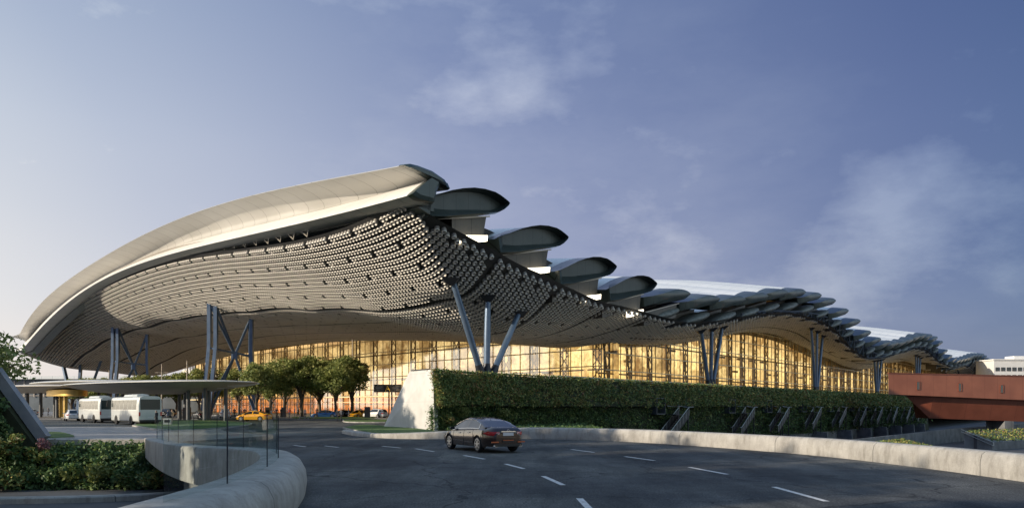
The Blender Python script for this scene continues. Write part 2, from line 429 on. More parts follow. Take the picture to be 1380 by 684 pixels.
# stepped outline of the ceiling along the side eave
keep = ~((cand[:, 0] < 1.2) & (((cand[:, 1]//5.4) % 2) < .9) & (cand[:, 1] > 60))
keep &= ~((cand[:, 0] < 2.6) & (((cand[:, 1]) % 10.8) < 3.2) & (cand[:, 1] > 60))
cand = cand[keep]
zz = zc_np(cand); e = .4
dzp = (zc_np(cand+np.array([e, 0]))-zc_np(cand-np.array([e, 0])))/(2*e)
dzq = (zc_np(cand+np.array([0, e]))-zc_np(cand-np.array([0, e])))/(2*e)
tp = np.stack([np.full(len(cand), FD.x), np.full(len(cand), FD.y), dzp], 1)
tq = np.stack([np.full(len(cand), UD.x), np.full(len(cand), UD.y), dzq], 1)
nrm = np.cross(tp, tq); nrm /= np.linalg.norm(nrm, axis=1)[:, None]
nrm *= np.sign(-nrm[:, 2:3])                                 # downwards
t1 = tp/np.linalg.norm(tp, axis=1)[:, None]; t2 = np.cross(nrm, t1)
cen = np.stack([NC.x+cand[:, 0]*FD.x+cand[:, 1]*UD.x, NC.y+cand[:, 0]*FD.y+cand[:, 1]*UD.y, zz], 1)
K8 = 8
TL = np.where(cen[:, 1] < 118, .42, .27)
def tube_mesh(name, sel, parent, stuff=False):
    ang = np.arange(K8)/K8*2*np.pi
    r1, r2 = .335, .35
    up = np.array([0, 0, 1.0])
    cs = cen[sel]; a1 = t1[sel]; a2 = t2[sel]; nn = nrm[sel]
    ax = -(nn*.65+np.array([[0, 0, -1.0]])*.35); ax /= np.linalg.norm(ax, axis=1)[:, None]
    low = cs[:, None, :]+a1[:, None, :]*(np.cos(ang)*r2)[None, :, None]+a2[:, None, :]*(np.sin(ang)*r1)[None, :, None]
    hi = cs[:, None, :]+(low-cs[:, None, :])*.9+ax[:, None, :]*TL[sel][:, None, None]
    bev = cs[:, None, :]+(low-cs[:, None, :])*.80-ax[:, None, :]*.06
    V = np.concatenate([bev, low, hi], 1).reshape(-1, 3); m_ = len(cs)
    base = (np.arange(m_)*3*K8)[:, None]
    k = np.arange(K8); k2 = (k+1) % K8
    cap = base+k[None, :]
    q1 = (base[:, :, None]+np.stack([k, k2, k2+K8, k+K8], 1)[None]).reshape(-1, 4)
    q2 = (base[:, :, None]+np.stack([k+K8, k2+K8, k2+2*K8, k+2*K8], 1)[None]).reshape(-1, 4)
    mi = np.concatenate([np.zeros(m_), np.zeros(len(q1)), np.ones(len(q2))]).astype(np.int32)
    o = np_mesh(name, V, [cap, q1, q2], [M['tube_end'], M['tube_side']], parent, parent.location, mi)
    if stuff: o['kind'] = 'stuff'
    return o
near = np.argsort(cen[:, 1]+cen[:, 0]*.3)[:100]
rest = np.setdiff1d(np.arange(len(cen)), near)
for s_ in near: tube_mesh('ceiling_tube', np.array([s_]), term)
tube_mesh('ceiling_tubes', rest, term, True)

# ---- fascia (the long concave gutter along the front eave)
lipp = [(28,448),(36,432),(47,418),(70,395),(94,375),(140,345),(175,325),(211,308),(281,280),(351,261),(421,244),(491,232),(552,221)]
wtop = [(30,466),(60,431),(94,401),(150,367),(211,340),(281,320),(351,301),(421,284),(491,269),(556,247)]
wbot = [(33,470),(60,440),(94,407),(150,374),(211,349),(281,331),(351,314),(421,298),(491,284),(560,262)]
def curve(pts, q):
    a = sorted(on_q(px, py, q) for px, py in pts)
    P_ = np.array([x[0] for x in a]); Z_ = np.array([x[1] for x in a])
    deg = 5
    c_ = np.polyfit((P_-100)/100, Z_, deg)
    def f(p):
        p = min(max(p, P_[0]-3), P_[-1]+1); return float(np.polyval(c_, (p-100)/100))
    return f
fl_, ft_, fb_ = curve(lipp, -3.0), curve(wtop, .6), curve(wbot, -1.4)
PW = 204.5
rings = []; under = []; 
for k in range(141):
    p = -2.2+(PW+2.7)*k/140
    zl, zt, zb, zs = fl_(p), ft_(p), fb_(p), zc(max(p, .5), 0)+1.2
    h = zl-zt
    def S(q, z): return plan(p, q)+Vector((0, 0, z))
    sec = [S(.8, zb-.1*(zb-zs)-.35), S(-1.0, zb-.28), S(-1.9, zb), S(-1.8, zb+.15), S(-.5, zb+(zt-zb)*.55), S(.8, zt), S(1.0, zt+.12), S(1.15, zt+h*.18), S(1.0, zt+h*.38),
           S(.4, zt+h*.60), S(-.8, zt+h*.80), S(-2.3, zt+h*.92), S(-2.9, zt+h*.945), S(-3.1, zl-.12), S(-3.0, zl), S(-2.2, zl+.25), S(-1, zl+.35), S(1.2, zl+.3), S(3.2, zl-.2),
           S(4.1, zl-1.0), S(3.7, zt+(zl-zt)*.35), S(2.6, zt+.1), S(1.9, (zt+zb)/2), S(1.5, zb-.2)]
    rings.append(sec)
mb = MB(); mb.loft(rings, True, True)
nk = len(rings[0])
for fi in range(len(mb.f)-2):
    if fi % nk in (2, 3, 4): mb.m[fi] = 1
mb.build('roof_fascia', [M['fascia'], M['fascia_sunlit']], term, smooth=True)
r0 = rings[0]; cc_ = sum(r0, Vector())/len(r0)
mb = MB(); outw = -FD
mb.loft([[v+outw*.003 for v in r0], [cc_+(v-cc_)*1.03+outw*.25 for v in r0], [cc_+(v-cc_)*.97+outw*.9 for v in r0], [cc_+(v-cc_)*.8+outw*1.1 for v in r0]], True, False)
mb.poly([cc_+(v-cc_)*.8+outw*1.1 for v in r0])
mb.build('fascia_end', M['hood'], term, smooth=True)
# dark lining between fascia and ceiling
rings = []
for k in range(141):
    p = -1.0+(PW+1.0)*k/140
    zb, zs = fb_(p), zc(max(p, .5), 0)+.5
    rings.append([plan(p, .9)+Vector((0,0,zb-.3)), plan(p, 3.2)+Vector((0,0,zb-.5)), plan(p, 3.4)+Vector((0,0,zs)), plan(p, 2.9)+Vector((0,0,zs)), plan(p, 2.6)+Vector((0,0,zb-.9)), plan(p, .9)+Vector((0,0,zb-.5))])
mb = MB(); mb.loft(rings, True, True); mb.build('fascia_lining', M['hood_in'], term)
# edge truss
mb = MB(); tp_, bt_ = [], []
for k in range(0, 28):
    p = 22+k*3.9; tp_.append(plan(p, -.1)+Vector((0,0,zc(p, 0)+1.6+.9*min(1, max(0, (140-p)/60))))); bt_.append(plan(p+1.9, .6)+Vector((0,0,zc(p+1.9, 0)+.9)))
mb.tube(tp_, .16, 6)
for k in range(0, 27):
    mb.tube([tp_[k], bt_[k]], .11, 6); mb.tube([bt_[k], tp_[k+1]], .11, 6)
mb.build('edge_truss', M['edge'], term, smooth=True)
mb = MB(); mb.tube([plan(p_edge(q)-.2, q)+Vector((0,0,zc(p_edge(q)-.5, q)+.5)) for q in np.arange(0, 66, 3)], .7, 8)
mb.build('eave_beam', M['edge'], term, smooth=True)

# ---- roof shells
HT = [(-.5,28),(-.25,28.2),(-.02,28.5),(.165,26.5),(.35,24.2),(.54,23.2),(.72,23.1),(.93,23.7),(1.1,25.1),(1.28,27.3),(1.46,29.7),(1.66,31.6),(1.86,32.3),(2.05,32.3),(2.22,30.7),(2.42,28.7),(2.58,26.5),(2.8,25),(3.0,25),(3.25,26.5),(3.5,29),(3.8,32.5),(4.15,33.9),(4.4,33),(4.6,29.5),(4.85,27),(5.1,26.5),(5.5,29),(6,33),(6.5,35),(6.8,34),(7,31),(7.3,28),(7.7,29)]
HX = [h[0] for h in HT]; HZ = [h[1] for h in HT]
def HN(q):
    return float(np.interp(q/72.6-.253, HX, HZ))
def gp_(p, q):
    if q < 8: return 0
    amp = 6.0 if q < 75 else 8.5
    return amp*math.sin(min(p, 62)/62*math.pi/2)**1.1 if p > 0 else 0
PROF = [(-16, -3.0), (-14, -2.2), (-11, -.9), (-9, -.2), (-7, .35), (-5, .65), (-3, .72), (-1.9, .55), (-.8, .25), (-.2, .05), (0, -.12), (-.3, -.5), (-1.2, -1.2), (-2.2, -1.75), (-3.2, -2.05), (-7, -3.0), (-12.3, -4.4), (-15.6, -5.0)]
PROF0 = [(-7.2, -.7), (-6.2, -.1), (-5, .45), (-3.6, .85), (-2.2, .9), (-1, .65), (0, 0), (-.3, -.7), (-1.2, -1.6), (-2.1, -2.3), (-2.9, -2.5), (-2.9, -1.6), (-3.6, -.8), (-4.8, -.55), (-6.4, -1.0)]
NSH = 39
for i in range(NSH):
    q0 = 4.3+13.42*i; z0 = HN(q0); t = q0/72.6-.253
    prof = PROF0 if i == 0 else (PROF if i < 5 else [(a, b_*.80-.2) for a, b_ in PROF])
    zs = HN(q0+6.7)-HN(q0-6.7)
    cx = sum(a for a, _ in prof)/len(prof); cz = sum(b_ for _, b_ in prof)/len(prof)
    def ring(p, s, dz=0.0, sx=None):
        sx = sx if sx else s
        nx, nz = (-2.0, -.2)
        g = gp_(p, q0)
        return [plan(p, q0+nx+(a-nx)*sx)+Vector((0, 0, z0+g+dz+nz+(b_-nz)*s)) for a, b_ in prof]
    if i == 0:
        continue
    sc_ = rnd.uniform(.97, 1.03)
    big = i < 6
    # hood: the bull-nosed glazed end with a recessed, darker mouth
    mb = MB()
    if i >= 5:
        mb.loft([ring(-0.70, .25, .1, .4), ring(-0.55, .55, .1, .68), ring(0.00, .82, .05, .88), ring(1.20, .96, 0, .98), ring(2.80, 1.0*sc_)], True, True, 0)
    else:
      mb.loft([ring(0.00, .90*sc_, .12, .93), ring(-0.40, .97*sc_, .1, .985), ring(0.40, 1.0*sc_, 0), ring(2.80, 1.0*sc_)], True, False, 0)
    if i < 5: mb.loft([ring(0.00, .90*sc_, .12, .93), ring(0.50, .80*sc_, .05, .90), ring(1.00, .66*sc_, .05, .84)], True, False, 1)
    if i < 5: mb.poly(ring(1.00, .66*sc_, .05, .84), 1)
    hd = mb.build('roof_hood', [M['hood'], M['hood_in']], term, smooth=True)
    # pale roof shell running back from the hood
    rs = [ring(p, 1.0*sc_) for p in (2.804, 5, 12, 20, 30, 42, 56, 75, 100, 130)]
    mb = MB(); mb.loft(rs, True, True)
    nk = len(prof)
    for fi in range(len(mb.f)-2):
        if not fi % nk < 7: mb.m[fi] = 1
    mb.build('roof_shell', [M['roof_top'], M['hood']], term, smooth=True)
    # clerestory wall under the hood
    def wr(p, s0=-15.5):
        return [plan(p, q0+s)+Vector((0,0,z0+zz_)) for s, zz_ in ((s0, -4.85+.27*(s0+15.5)), (-3.1, -2.0), (-3.5, -3.6), (-3.6, -4.7), (s0, -7.2+.2*(s0+15.5)))]
    sl0 = -9.5 if i == 1 else -15.5
    mb = MB(); mb.loft([wr(1.2 if big else 4.2, sl0), wr(4.5 if big else 9, sl0)], True, True)
    mb.build('clerestory_wall', M['brown_panel'], term)
    if big:
        mb = MB(); mb.bar(plan(.9, q0-15.5)+Vector((0,0,z0-4.95)), plan(.9, q0-2.8)+Vector((0,0,z0-2.05)), .16, .16)
        mb.build('wall_trim', M['edge'], term)
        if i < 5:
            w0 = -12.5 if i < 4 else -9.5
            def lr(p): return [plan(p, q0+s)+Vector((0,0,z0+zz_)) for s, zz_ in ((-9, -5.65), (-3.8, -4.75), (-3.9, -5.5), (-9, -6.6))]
            mb = MB(); mb.loft([lr(.25), lr(.6)], True, True); mb.build('sun_glint_strip', M['glint_strip'], term)  # glowing strip put in where the sun would glint
    if i >= 5:   # small vent lobe hanging under the hood
        rs = []
        for p, s in ((.6, .25), (.9, .6), (1.6, .85), (3, .95), (7, .95)):
            rs.append([plan(p, q0-6.5+6.4*s*math.cos(a))+Vector((0,0,z0-4.3+.22*7.2*s*math.cos(a)+1.0*s*math.sin(a))) for a in np.linspace(0, 2*math.pi, 14, endpoint=False)])
        mb = MB(); mb.loft(rs, True, True); mb.build('roof_vent', M['vent'], term, smooth=True)

# ---- dark upstand between the ceiling edge and the shells, with open truss work before it
mb = MB(); qs = np.arange(2, 478, 3.3); vs_ = []
for q in qs:
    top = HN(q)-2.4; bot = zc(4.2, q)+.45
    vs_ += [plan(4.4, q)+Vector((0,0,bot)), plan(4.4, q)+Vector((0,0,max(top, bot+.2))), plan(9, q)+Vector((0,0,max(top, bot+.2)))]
fs_ = []
for k in range(len(qs)-1):
    a = 3*k; fs_ += [(a, a+3, a+4, a+1), (a+1, a+4, a+5, a+2)]
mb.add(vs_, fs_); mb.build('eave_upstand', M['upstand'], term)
mb = MB(); T_, B_ = [], []
for q in np.arange(100, 476, 5.4):
    T_.append(plan(1.5, q)+Vector((0,0,max(HN(q)-4.9, zc(1.5, q)+1.4)))); B_.append(plan(1.5, q)+Vector((0,0,zc(1.5, q)+.6)))
mb.tube(T_, .22, 6); mb.tube(B_, .18, 6)
for k in range(len(T_)-1):
    mb.tube([T_[k], B_[k+1]] if k % 2 else [B_[k], T_[k+1]], .13, 5); mb.tube([T_[k], B_[k]], .12, 5)
mb.build('eave_truss', M['steel_dim'], term, smooth=True)

# ---- facade
def fac_pts(kind):
    out = []
    if kind == 'front':
        p = PF
        while p < 246: out.append((p, QF)); p += 3.0
    else:
        q = QF
        while q < 462: out.append((PF, q)); q += 3.0
    return out
mulV = MB(); mulH = MB(); truss = MB(); glass = MB(); wallI = MB(); slabs = MB(); lob = MB()
DECK = 6.0
for kind in ('front', 'side'):
    pts = fac_pts(kind); base = 0.0 if kind == 'front' else DECK
    inn = (0, 4.5) if kind == 'front' else (4.5, 0)
    outd = UD if kind == 'front' else FD
    tops = zc_np(pts)+1.0
    for k in range(len(pts)-1):
        (p, q), (p2, q2) = pts[k], pts[k+1]
        a = plan(p, q); b_ = plan(p2, q2); zt, zt2 = tops[k], tops[k+1]
        glass.add([a+Vector((0,0,base)), b_+Vector((0,0,base)), b_+Vector((0,0,zt2)), a+Vector((0,0,zt))], [(0,1,2,3)])
        ai = a+outd*5.5; bi = b_+outd*5.5
        z1_, z2_ = zc(p+(0 if kind == 'front' else 5.5), q+(5.5 if kind == 'front' else 0))+1.4, zc(p2+(0 if kind == 'front' else 5.5), q2+(5.5 if kind == 'front' else 0))+1.4
        wallI.add([ai+Vector((0,0,base)), bi+Vector((0,0,base)), bi+Vector((0,0,z2_)), ai+Vector((0,0,z1_))], [(0,1,2,3)])
        mulV.bar(a-outd*.08+Vector((0,0,base)), a-outd*.08+Vector((0,0,zt)), .10, .16)
        # interior truss posts
        if k % 3 == 1:
            for s in (1.0, 2.2):
                c_ = a+outd*s; truss.bar(c_+Vector((0,0,base)), c_+Vector((0,0,zt)), .22, .22)
            h = base
            w = (b_-a).normalized()*1.1
            c_ = a+outd*1.5
            while h+2.6 < zt+1:
                truss.bar(c_-w+Vector((0,0,h)), c_+w+Vector((0,0,h+2.6)), .14, .14); truss.bar(c_+w+Vector((0,0,h)), c_-w+Vector((0,0,h+2.6)), .14, .14); h += 2.6
            for sg in (-1, 1): truss.bar(c_+w*sg+Vector((0,0,base)), c_+w*sg+Vector((0,0,zt)), .22, .22)
        if kind == 'side' and k % 3 == 1:
            lean = (b_-a).normalized()*1.6
            truss.bar(a+outd*2+lean+Vector((0,0,base)), a+outd*2-lean*.5+Vector((0,0,zt)), .3, .3)
        zh = base+3.4; j = 0
        while zh < max(zt, zt2)-.3:
            za = min(zh, zt); zb_ = min(zh, zt2)
            if zh < min(zt, zt2)+.5:
                (mulH if True else mulV).bar(a-outd*.16+Vector((0,0,zh)), b_-outd*.16+Vector((0,0,zh)), .13, .2)
                if j % 2 == 0: truss.bar(a+outd*1.5+Vector((0,0,zh-.6)), b_+outd*1.5+Vector((0,0,zh-.6)), .3, .3)
            zh += 3.4; j += 1
        # broken lines of interior balconies
        if rnd.random() < .5:
            hh = rnd.choice([5.2, 9.6, 13.2])+base*.4
            if hh < zt-2: slabs.bar(a+outd*4.6+Vector((0,0,hh)), b_+outd*4.6+Vector((0,0,hh)), .5, .5)
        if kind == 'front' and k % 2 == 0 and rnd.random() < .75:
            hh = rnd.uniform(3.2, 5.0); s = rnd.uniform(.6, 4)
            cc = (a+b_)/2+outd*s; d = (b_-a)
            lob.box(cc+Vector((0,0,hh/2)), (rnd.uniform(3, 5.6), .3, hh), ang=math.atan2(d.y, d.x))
glass.build('facade_glazing', M['glass'], term)
mulV.add(mulH.v, mulH.f, 1); mulV.build('facade_grid', [M['mullion'], M['mull_light']], term)
truss.build('facade_trusses', M['mullion'], term); wallI.build('lobby_wall', M['lobby'], term)
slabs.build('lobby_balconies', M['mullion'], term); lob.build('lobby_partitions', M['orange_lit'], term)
# canopy band over the entrances and entrance frames
mb = MB()
for k in range(10): pass
mb.bar(plan(PF, QF-1.2)+Vector((0,0,4.9)), plan(236, QF-1.2)+Vector((0,0,4.9)), 2.2, .35)
mb.build('entrance_canopy', M['mull_light'], term)
# ---- raised deck behind the green mound
mb = MB(); d0 = [plan(-7, 20), plan(2.5, 20), plan(PF+9, QF+2), plan(PF+9, 505), plan(-7, 505)]
mb.loft([[v+Vector((0,0,5.2)) for v in d0], [v+Vector((0,0,DECK)) for v in d0]], True, True)
mb.build('upper_deck', M['deck'], term)

# ---- V shaped columns along the side eave
def vcol(q0, spread, dz=0.0):
    base = plan(4.9, q0)+Vector((0,0,DECK-1))
    c = thing_part('v_column', base)
    for s in (-1, 0, 1):
        qt = q0+spread*s; pt = 4.6
        top = plan(pt, qt)+Vector((0,0,zc(pt, qt)+.6)); b0 = plan(4.9, q0+s*.9)+Vector((0,0,DECK))
        L = (top-b0)
        mb = MB(); mb.tube([b0, b0+L*.06, b0+L*.5, b0+L*.93, top], [.36, .42, .46, .38, .3], 12)
        mb.build('column_arm', M['steel'], c['o'], origin=c['l'], smooth=True)
        mb = MB(); mb.loft([[top+Vector((x*w, y*w, -1.6*(1-w/1.5))) for x, y in ((-1,-1),(1,-1),(1,1),(-1,1))] for w in (.32, .7, 1.1)], True, True)
        mb.build('column_head', M['darksteel'], c['o'], origin=c['l'])
        mb = MB(); mb.tube([b0-Vector((0,0,.1)), b0+L.normalized()*1.9], [.75, .48], 10)
        mb.build('column_shoe', M['darksteel'], c['o'], origin=c['l'], smooth=True)
def thing_part(name, loc):
    # a column's plinth is the part that carries its arms as sub-parts
    mb = MB(); mb.lathe([(2.2, -1), (2.2, 1.02), (1.9, 1.1)], loc, 14)
    o = mb.build(name, M['dark_concrete'], term)
    return {'o': o, 'l': term.location}
for q0, spr in ((18.4, 7.2), (91, 5.6), (163.6, 5.6), (236, 5.6), (309, 5.6)):
    vcol(q0, spr)
# ---- lattice columns carrying the front ceiling
def lattice(px, h_kink, foot):
    p, _ = on_q(px, 500, 16.1)
    ctr = plan(p, 16.1)
    base = ctr.copy()
    mb = MB(); mb.box(base+Vector((0,0,.2)), (8.6, 6.4, .4), math.atan2(FD.y, FD.x)); root = mb.build('lattice_column', M['dark_concrete'], term)
    ex, ey = Vector((1, .12, 0)).normalized()*3.15, Vector((.25, 1, 0)).normalized()*2.6
    C4 = [(-1, -1), (-.52, -1.15), (.62, 1.1), (1, .4)]
    tops = []
    for (i, j) in C4:
        tpt = ctr+ex*i+ey*j; pp, qq = to_plan(tpt.x, tpt.y)
        tpt = Vector((tpt.x, tpt.y, zc(pp, qq)+.7)); zk = 2+(tpt.z-2)*.56
        kk = Vector((tpt.x, tpt.y, zk)); ft = ctr+ex*(i*1.0-.36*(1 if i < 0 else -.7))+ey*j*1.1; ft.z = 0.3
        tops.append((tpt, kk, ft))
        mb = MB(); mb.bar(tpt, kk, .85, .7); mb.bar(kk+Vector((0,0,.2)), ft, .85, .7)
        mb.build('column_leg', M['steel'], root, origin=term.location)
    mid = ctr+Vector((.4, 0, 2+(tops[0][0].z-2)*.50))
    mb = MB()
    for i, (tpt, kk, ft) in enumerate(tops):
        mb.bar(tpt-Vector((0,0,.3)), mid, .42, .38); mb.bar(mid, ft, .42, .38)
    for a, b_ in ((0,1), (1,2), (2,3), (0,3)): mb.bar(tops[a][1], tops[b_][1], .34, .34)
    mb.box(mid, (1.2, .9, 1.5)); mb.build('column_bracing', M['steel'], root, origin=term.location)
lattice(314, .5, 1); lattice(178.5, .5, 1)
p, _ = on_q(106, 500, 16.1)
base = plan(p, 16.1)
mb = MB(); mb.box(base+Vector((0,0,.2)), (6, 6, .4)); root = mb.build('lattice_column', M['dark_concrete'], term)
for dx in (-7, -1, 6):
    tpt = base+Vector((dx, 3, 0)); tpt.x = max(tpt.x, -149); pp, qq = to_plan(tpt.x, tpt.y); tpt.z = zc(min(pp, p_edge(qq)-1), qq)+1
    mb = MB(); mb.bar(tpt, base+Vector((dx*.2, 0, .3)), .9, .8); mb.build('column_leg', M['steel'], root, origin=term.location)
# ================================================================ GROUND
def S2(pts): return [Vector(p) for p in pts]
PAR = [(-3.9,-6,.8),(-4.15,3,.8),(-4.3,9.9,.8),(-4.45,12.5,.8),(-4.8,14.8,.8),(-5.5,17.8,.8),(-6.6,20.6,.8),(-7.9,22.6,.76),(-9.4,24.4,.7),(-11.4,26.9,.62),(-13.6,30.2,.55),(-16.2,34.6,.46),(-19.2,40,.36)]
BAR = [(11.6,-8),(12.9,4),(13.6,12),(13.75,20),(13.5,25),(12.75,30),(11.2,34.4),(8.9,39.4),(6.2,43.4),(2.6,46.2),(-1.2,46.9),(-5.0,46.4),(-8.0,47.6),(-10.6,51.0),(-12.9,56.5)]
def smooth_path(pts, n=8):
    pts = [Vector(p) if len(p) == 3 else Vector((p[0], p[1], 0)) for p in pts]; out = []
    for i in range(len(pts)-1):
        p0 = pts[max(i-1, 0)]; p1 = pts[i]; p2 = pts[i+1]; p3 = pts[min(i+2, len(pts)-1)]
        for k in range(n):
            t = k/n
            out.append(.5*((2*p1)+(p2-p0)*t+(2*p0-5*p1+4*p2-p3)*t*t+(3*p1-p0-3*p2+p3)*t**3))
    out.append(pts[-1]); return out
PARs = smooth_path(PAR); BARs = smooth_path(BAR)
MK0 = Vector((-6.75, 62.5, 0)); MK = lambda k, d=0.0, z=0.0: MK0+UD*k+Vector((.7794,-.6265,0))*d+Vector((0,0,z))
hole = [Vector((p.x-.25, p.y, 0)) for p in PARs]+[Vector((-24, 40.2, 0)), Vector((-60, 40.2, 0)), Vector((-60, -6, 0))]
outer = [Vector((-1500, -300, 0)), Vector((11.2, -300, 0))]+[Vector((p.x+.45, p.y+.1, 0)) for p in BARs if p.x > 2.4]
outer += [MK(-1+6, 1.5), MK(6, -3), MK(520, -3), Vector((1800, 2600, 0)), Vector((-1500, 2600, 0))]
allp = outer+hole
tess = tessellate_polygon([outer, hole])
mb = MB(); mb.add(allp, tess); o = mb.build('road', M['asphalt'])
for p_ in o.data.polygons:
    if p_.normal.z < 0: p_.flip()
tag(o, kind='structure')
# lower level that the void and the right side look down on
mb = MB(); mb.add([(-3000,-400,-5.2),(3000,-400,-5.2),(3000,4000,-5.2),(-3000,4000,-5.2)], [(0,1,2,3)])
tag(mb.build('ground', M['lower_ground']), kind='structure')
mb = MB(); mb.add([(-62,-8,-2.2),(-3,-8,-2.2),(-6,22,-2.2),(-18.6,41,-2.2),(-62,41,-2.2)], [(0,1,2,3,4)])
tag(mb.build('lower_road', M['lower_ground']), kind='structure')
mb = MB(); kp = smooth_path([(-45,31.5,-2.2),(-26,31.8,-2.2),(-17.6,33.0,-2.2),(-14,36,-2.2)], 6)
mb.loft([[p+Vector((0,0,0)), p+Vector((0,.5,0)), p+Vector((0,.5,.28)), p+Vector((0,.06,.28)), p+Vector((0,0,.22))] for p in kp], True, True)
tag(mb.build('kerb', M['concrete'], origin=(-20,33,-2.2)), 'concrete kerb along the sunken road below the planting', 'kerb')
# void cheeks
mb = MB(); mb.loft([[p+Vector((-.3, 0, -p.z-.55)), p+Vector((-.3, 0, -p.z-5.2))] for p in PARs[:-22]], False, False)
tag(mb.build('retaining_wall', M['dark_concrete'], origin=(-8,20,-3)), 'dark retaining wall under the curved parapet', 'wall')
# plaza paving beyond the road
mb = MB(); mb.add([(-70,41,.004),(-25.5,41,.004),(-19.5,41.5,.004),(-17,52,.004),(-24,62,.004),(-30,75,.004),(-70,75,.004)], [tuple(range(7))])
tag(mb.build('bus_lane', M['paving']), kind='structure')
mb = MB(); mb.add([(-230,118,.15),(-36,116.5,.15),(-26,114,.15),(-19,113,.15),(-14,150,.15),(-14,175,.15),(-230,340,.15)], [tuple(range(7))])
e_ = [(-230,118,.0),(-36,116.5,0),(-26,114,0),(-19,113,0),(-14,150,0)]
mb.loft([[Vector(a), Vector(a)+Vector((0,0,.15))] for a in e_], False, False)
tag(mb.build('pavement', M['paving']), kind='structure')

# parapet, rounded like a bullnose
def sweep(path, sec, mbx, inward=1):
    rings = []
    for i, p in enumerate(path):
        t = (path[min(i+1, len(path)-1)]-path[max(i-1, 0)]); t.z = 0; t.normalize(); nrm_ = Vector((t.y, -t.x, 0))
        rings.append([Vector((p.x, p.y, 0))+nrm_*x+Vector((0, 0, z if not callable(z) else z(p))) for x, z in sec(p)])
    mbx.loft(rings, True, True)
def par_sec(p):
    h = p.z
    return [(.52, 0.0), (.56, h*.35), (.53, h*.64), (.43, h*.87), (.30, h*.97), (.14, h), (-.42, h), (-.52, h*.97), (-.56, h*.86), (-.56, -.62), (.3, -.62), (.5, -.2)]
mb = MB(); sweep(PARs, par_sec, mb)
parapet = tag(mb.build('parapet', M['concrete'], origin=(-4.5,12,0), smooth=True), 'curved bullnose concrete parapet around the sunken garden, nearest the camera', 'parapet')
def bar_sec(p):
    t = min(1, max(0, (p.x+9)/10)); h = .28+.44*t
    return [(-.05, 0), (-.05, h*.55), (-.01, h*.86), (.07, h*.98), (.14, h), (.44, h), (.55, h*.96), (.6, h*.8), (.62, -1.2 if p.x > 3.5 else 0), (.2, -1.2 if p.x > 3.5 else 0)]
mb = MB(); sweep(BARs[::-1], lambda p: [(-x, z) for x, z in bar_sec(p)][::-1], mb)
tag(mb.build('barrier_wall', M['concrete'], origin=(8,40,0), smooth=True), 'long low concrete barrier curving along the right side of the road', 'barrier')
# ledge on the far side of the void
mb = MB(); mb.loft([[Vector(a)+Vector(d) for d in ((0,0,-.5),(0,0,.26),(0,.5,.30),(0,.5,-.5))] for a in ((-19.2,39.9,0),(-24.9,40,0),(-60,40.2,0))], True, True)
tag(mb.build('edge_kerb', M['concrete'], origin=(-22,40,0)), 'straight pale concrete kerb above the sunken planting', 'kerb')

# glass railing on the parapet
rail = thing('glass_railing', 'frameless glass railing with thin dark posts on the curved parapet', 'railing', (-4.5, 12, .8))
acc = 0; last = None; posts = []
for p in PARs:
    if p.y < -2: continue
    if last is not None: acc += (p-last).length
    last = p
    posts.append((acc, p))
def par_at(s):
    for (a, p), (b_, q) in zip(posts[:-1], posts[1:]):
        if a <= s <= b_: return p.lerp(q, (s-a)/(b_-a))
    return posts[-1][1]
sl_ = [13.6-2.35*k for k in range(6, 0, -1)]+[13.6, 16.9, 19.6, 21.4, 23.4, 25.8, 28.2, 31, 34, 37, 40, 43.5, 47]
sl_ = [s for s in sl_ if 0 < s < acc]
mg = []
for a, b_ in zip(sl_[:-1], sl_[1:]):
    if a < 11: continue
    n_ = 5; mb = MB()
    P_ = [par_at(a+.03+(b_-a-.06)*k/n_) for k in range(n_+1)]
    mb.loft([[Vector((p.x-.1, p.y, p.z)), Vector((p.x-.1, p.y, p.z+.95)), Vector((p.x-.112, p.y+.002, p.z+.95)), Vector((p.x-.112, p.y+.002, p.z))] for p in P_], True, True)
    mb.build('glass_pane', M['rail_glass'], rail)
for s in sl_:
    if s < 13: continue
    p = par_at(s); mb = MB(); mb.box((p.x-.1, p.y, p.z+.49), (.016, .022, 1.0)); mb.build('railing_post', M['darksteel'], rail)

# road markings
def dash(a, b_, w=.14):
    a = ground(*a); b_ = ground(*b_); d = (b_-a).normalized(); n_ = Vector((-d.y, d.x, 0))*w/2
    mb = MB(); mb.poly([a-n_+Vector((0,0,.005)), b_-n_+Vector((0,0,.005)), b_+n_+Vector((0,0,.005)), a+n_+Vector((0,0,.005))])
    mb.build('lane_marking', M['paint'], road_marks)
road_marks = bpy.data.objects.new('lane_markings', None); COL.objects.link(road_marks); road_marks['kind'] = 'structure'
for a, b_ in [((625,613),(653,618)),((681,624.5),(706,631)),((732,641),(759,653)),((781,671),(799,690)),((770,605),(801,609)),((842,614.5),(882,620)),((929,629),(980,638.5)),((1043,655.5),(1114,675)),((515,600.5),(540,603)),((438,600.2),(456,602.2)),((396,599.4),(412,601.4)),((560,604),(585,608))]:
    dash(a, b_, .15)
for y_, x0, x1 in ((577.5,85,150),(580.5,100,200),(584,120,215)):
    dash((x0,y_),(x1,y_+1.2), .18)
for o in list(road_marks.children): pass

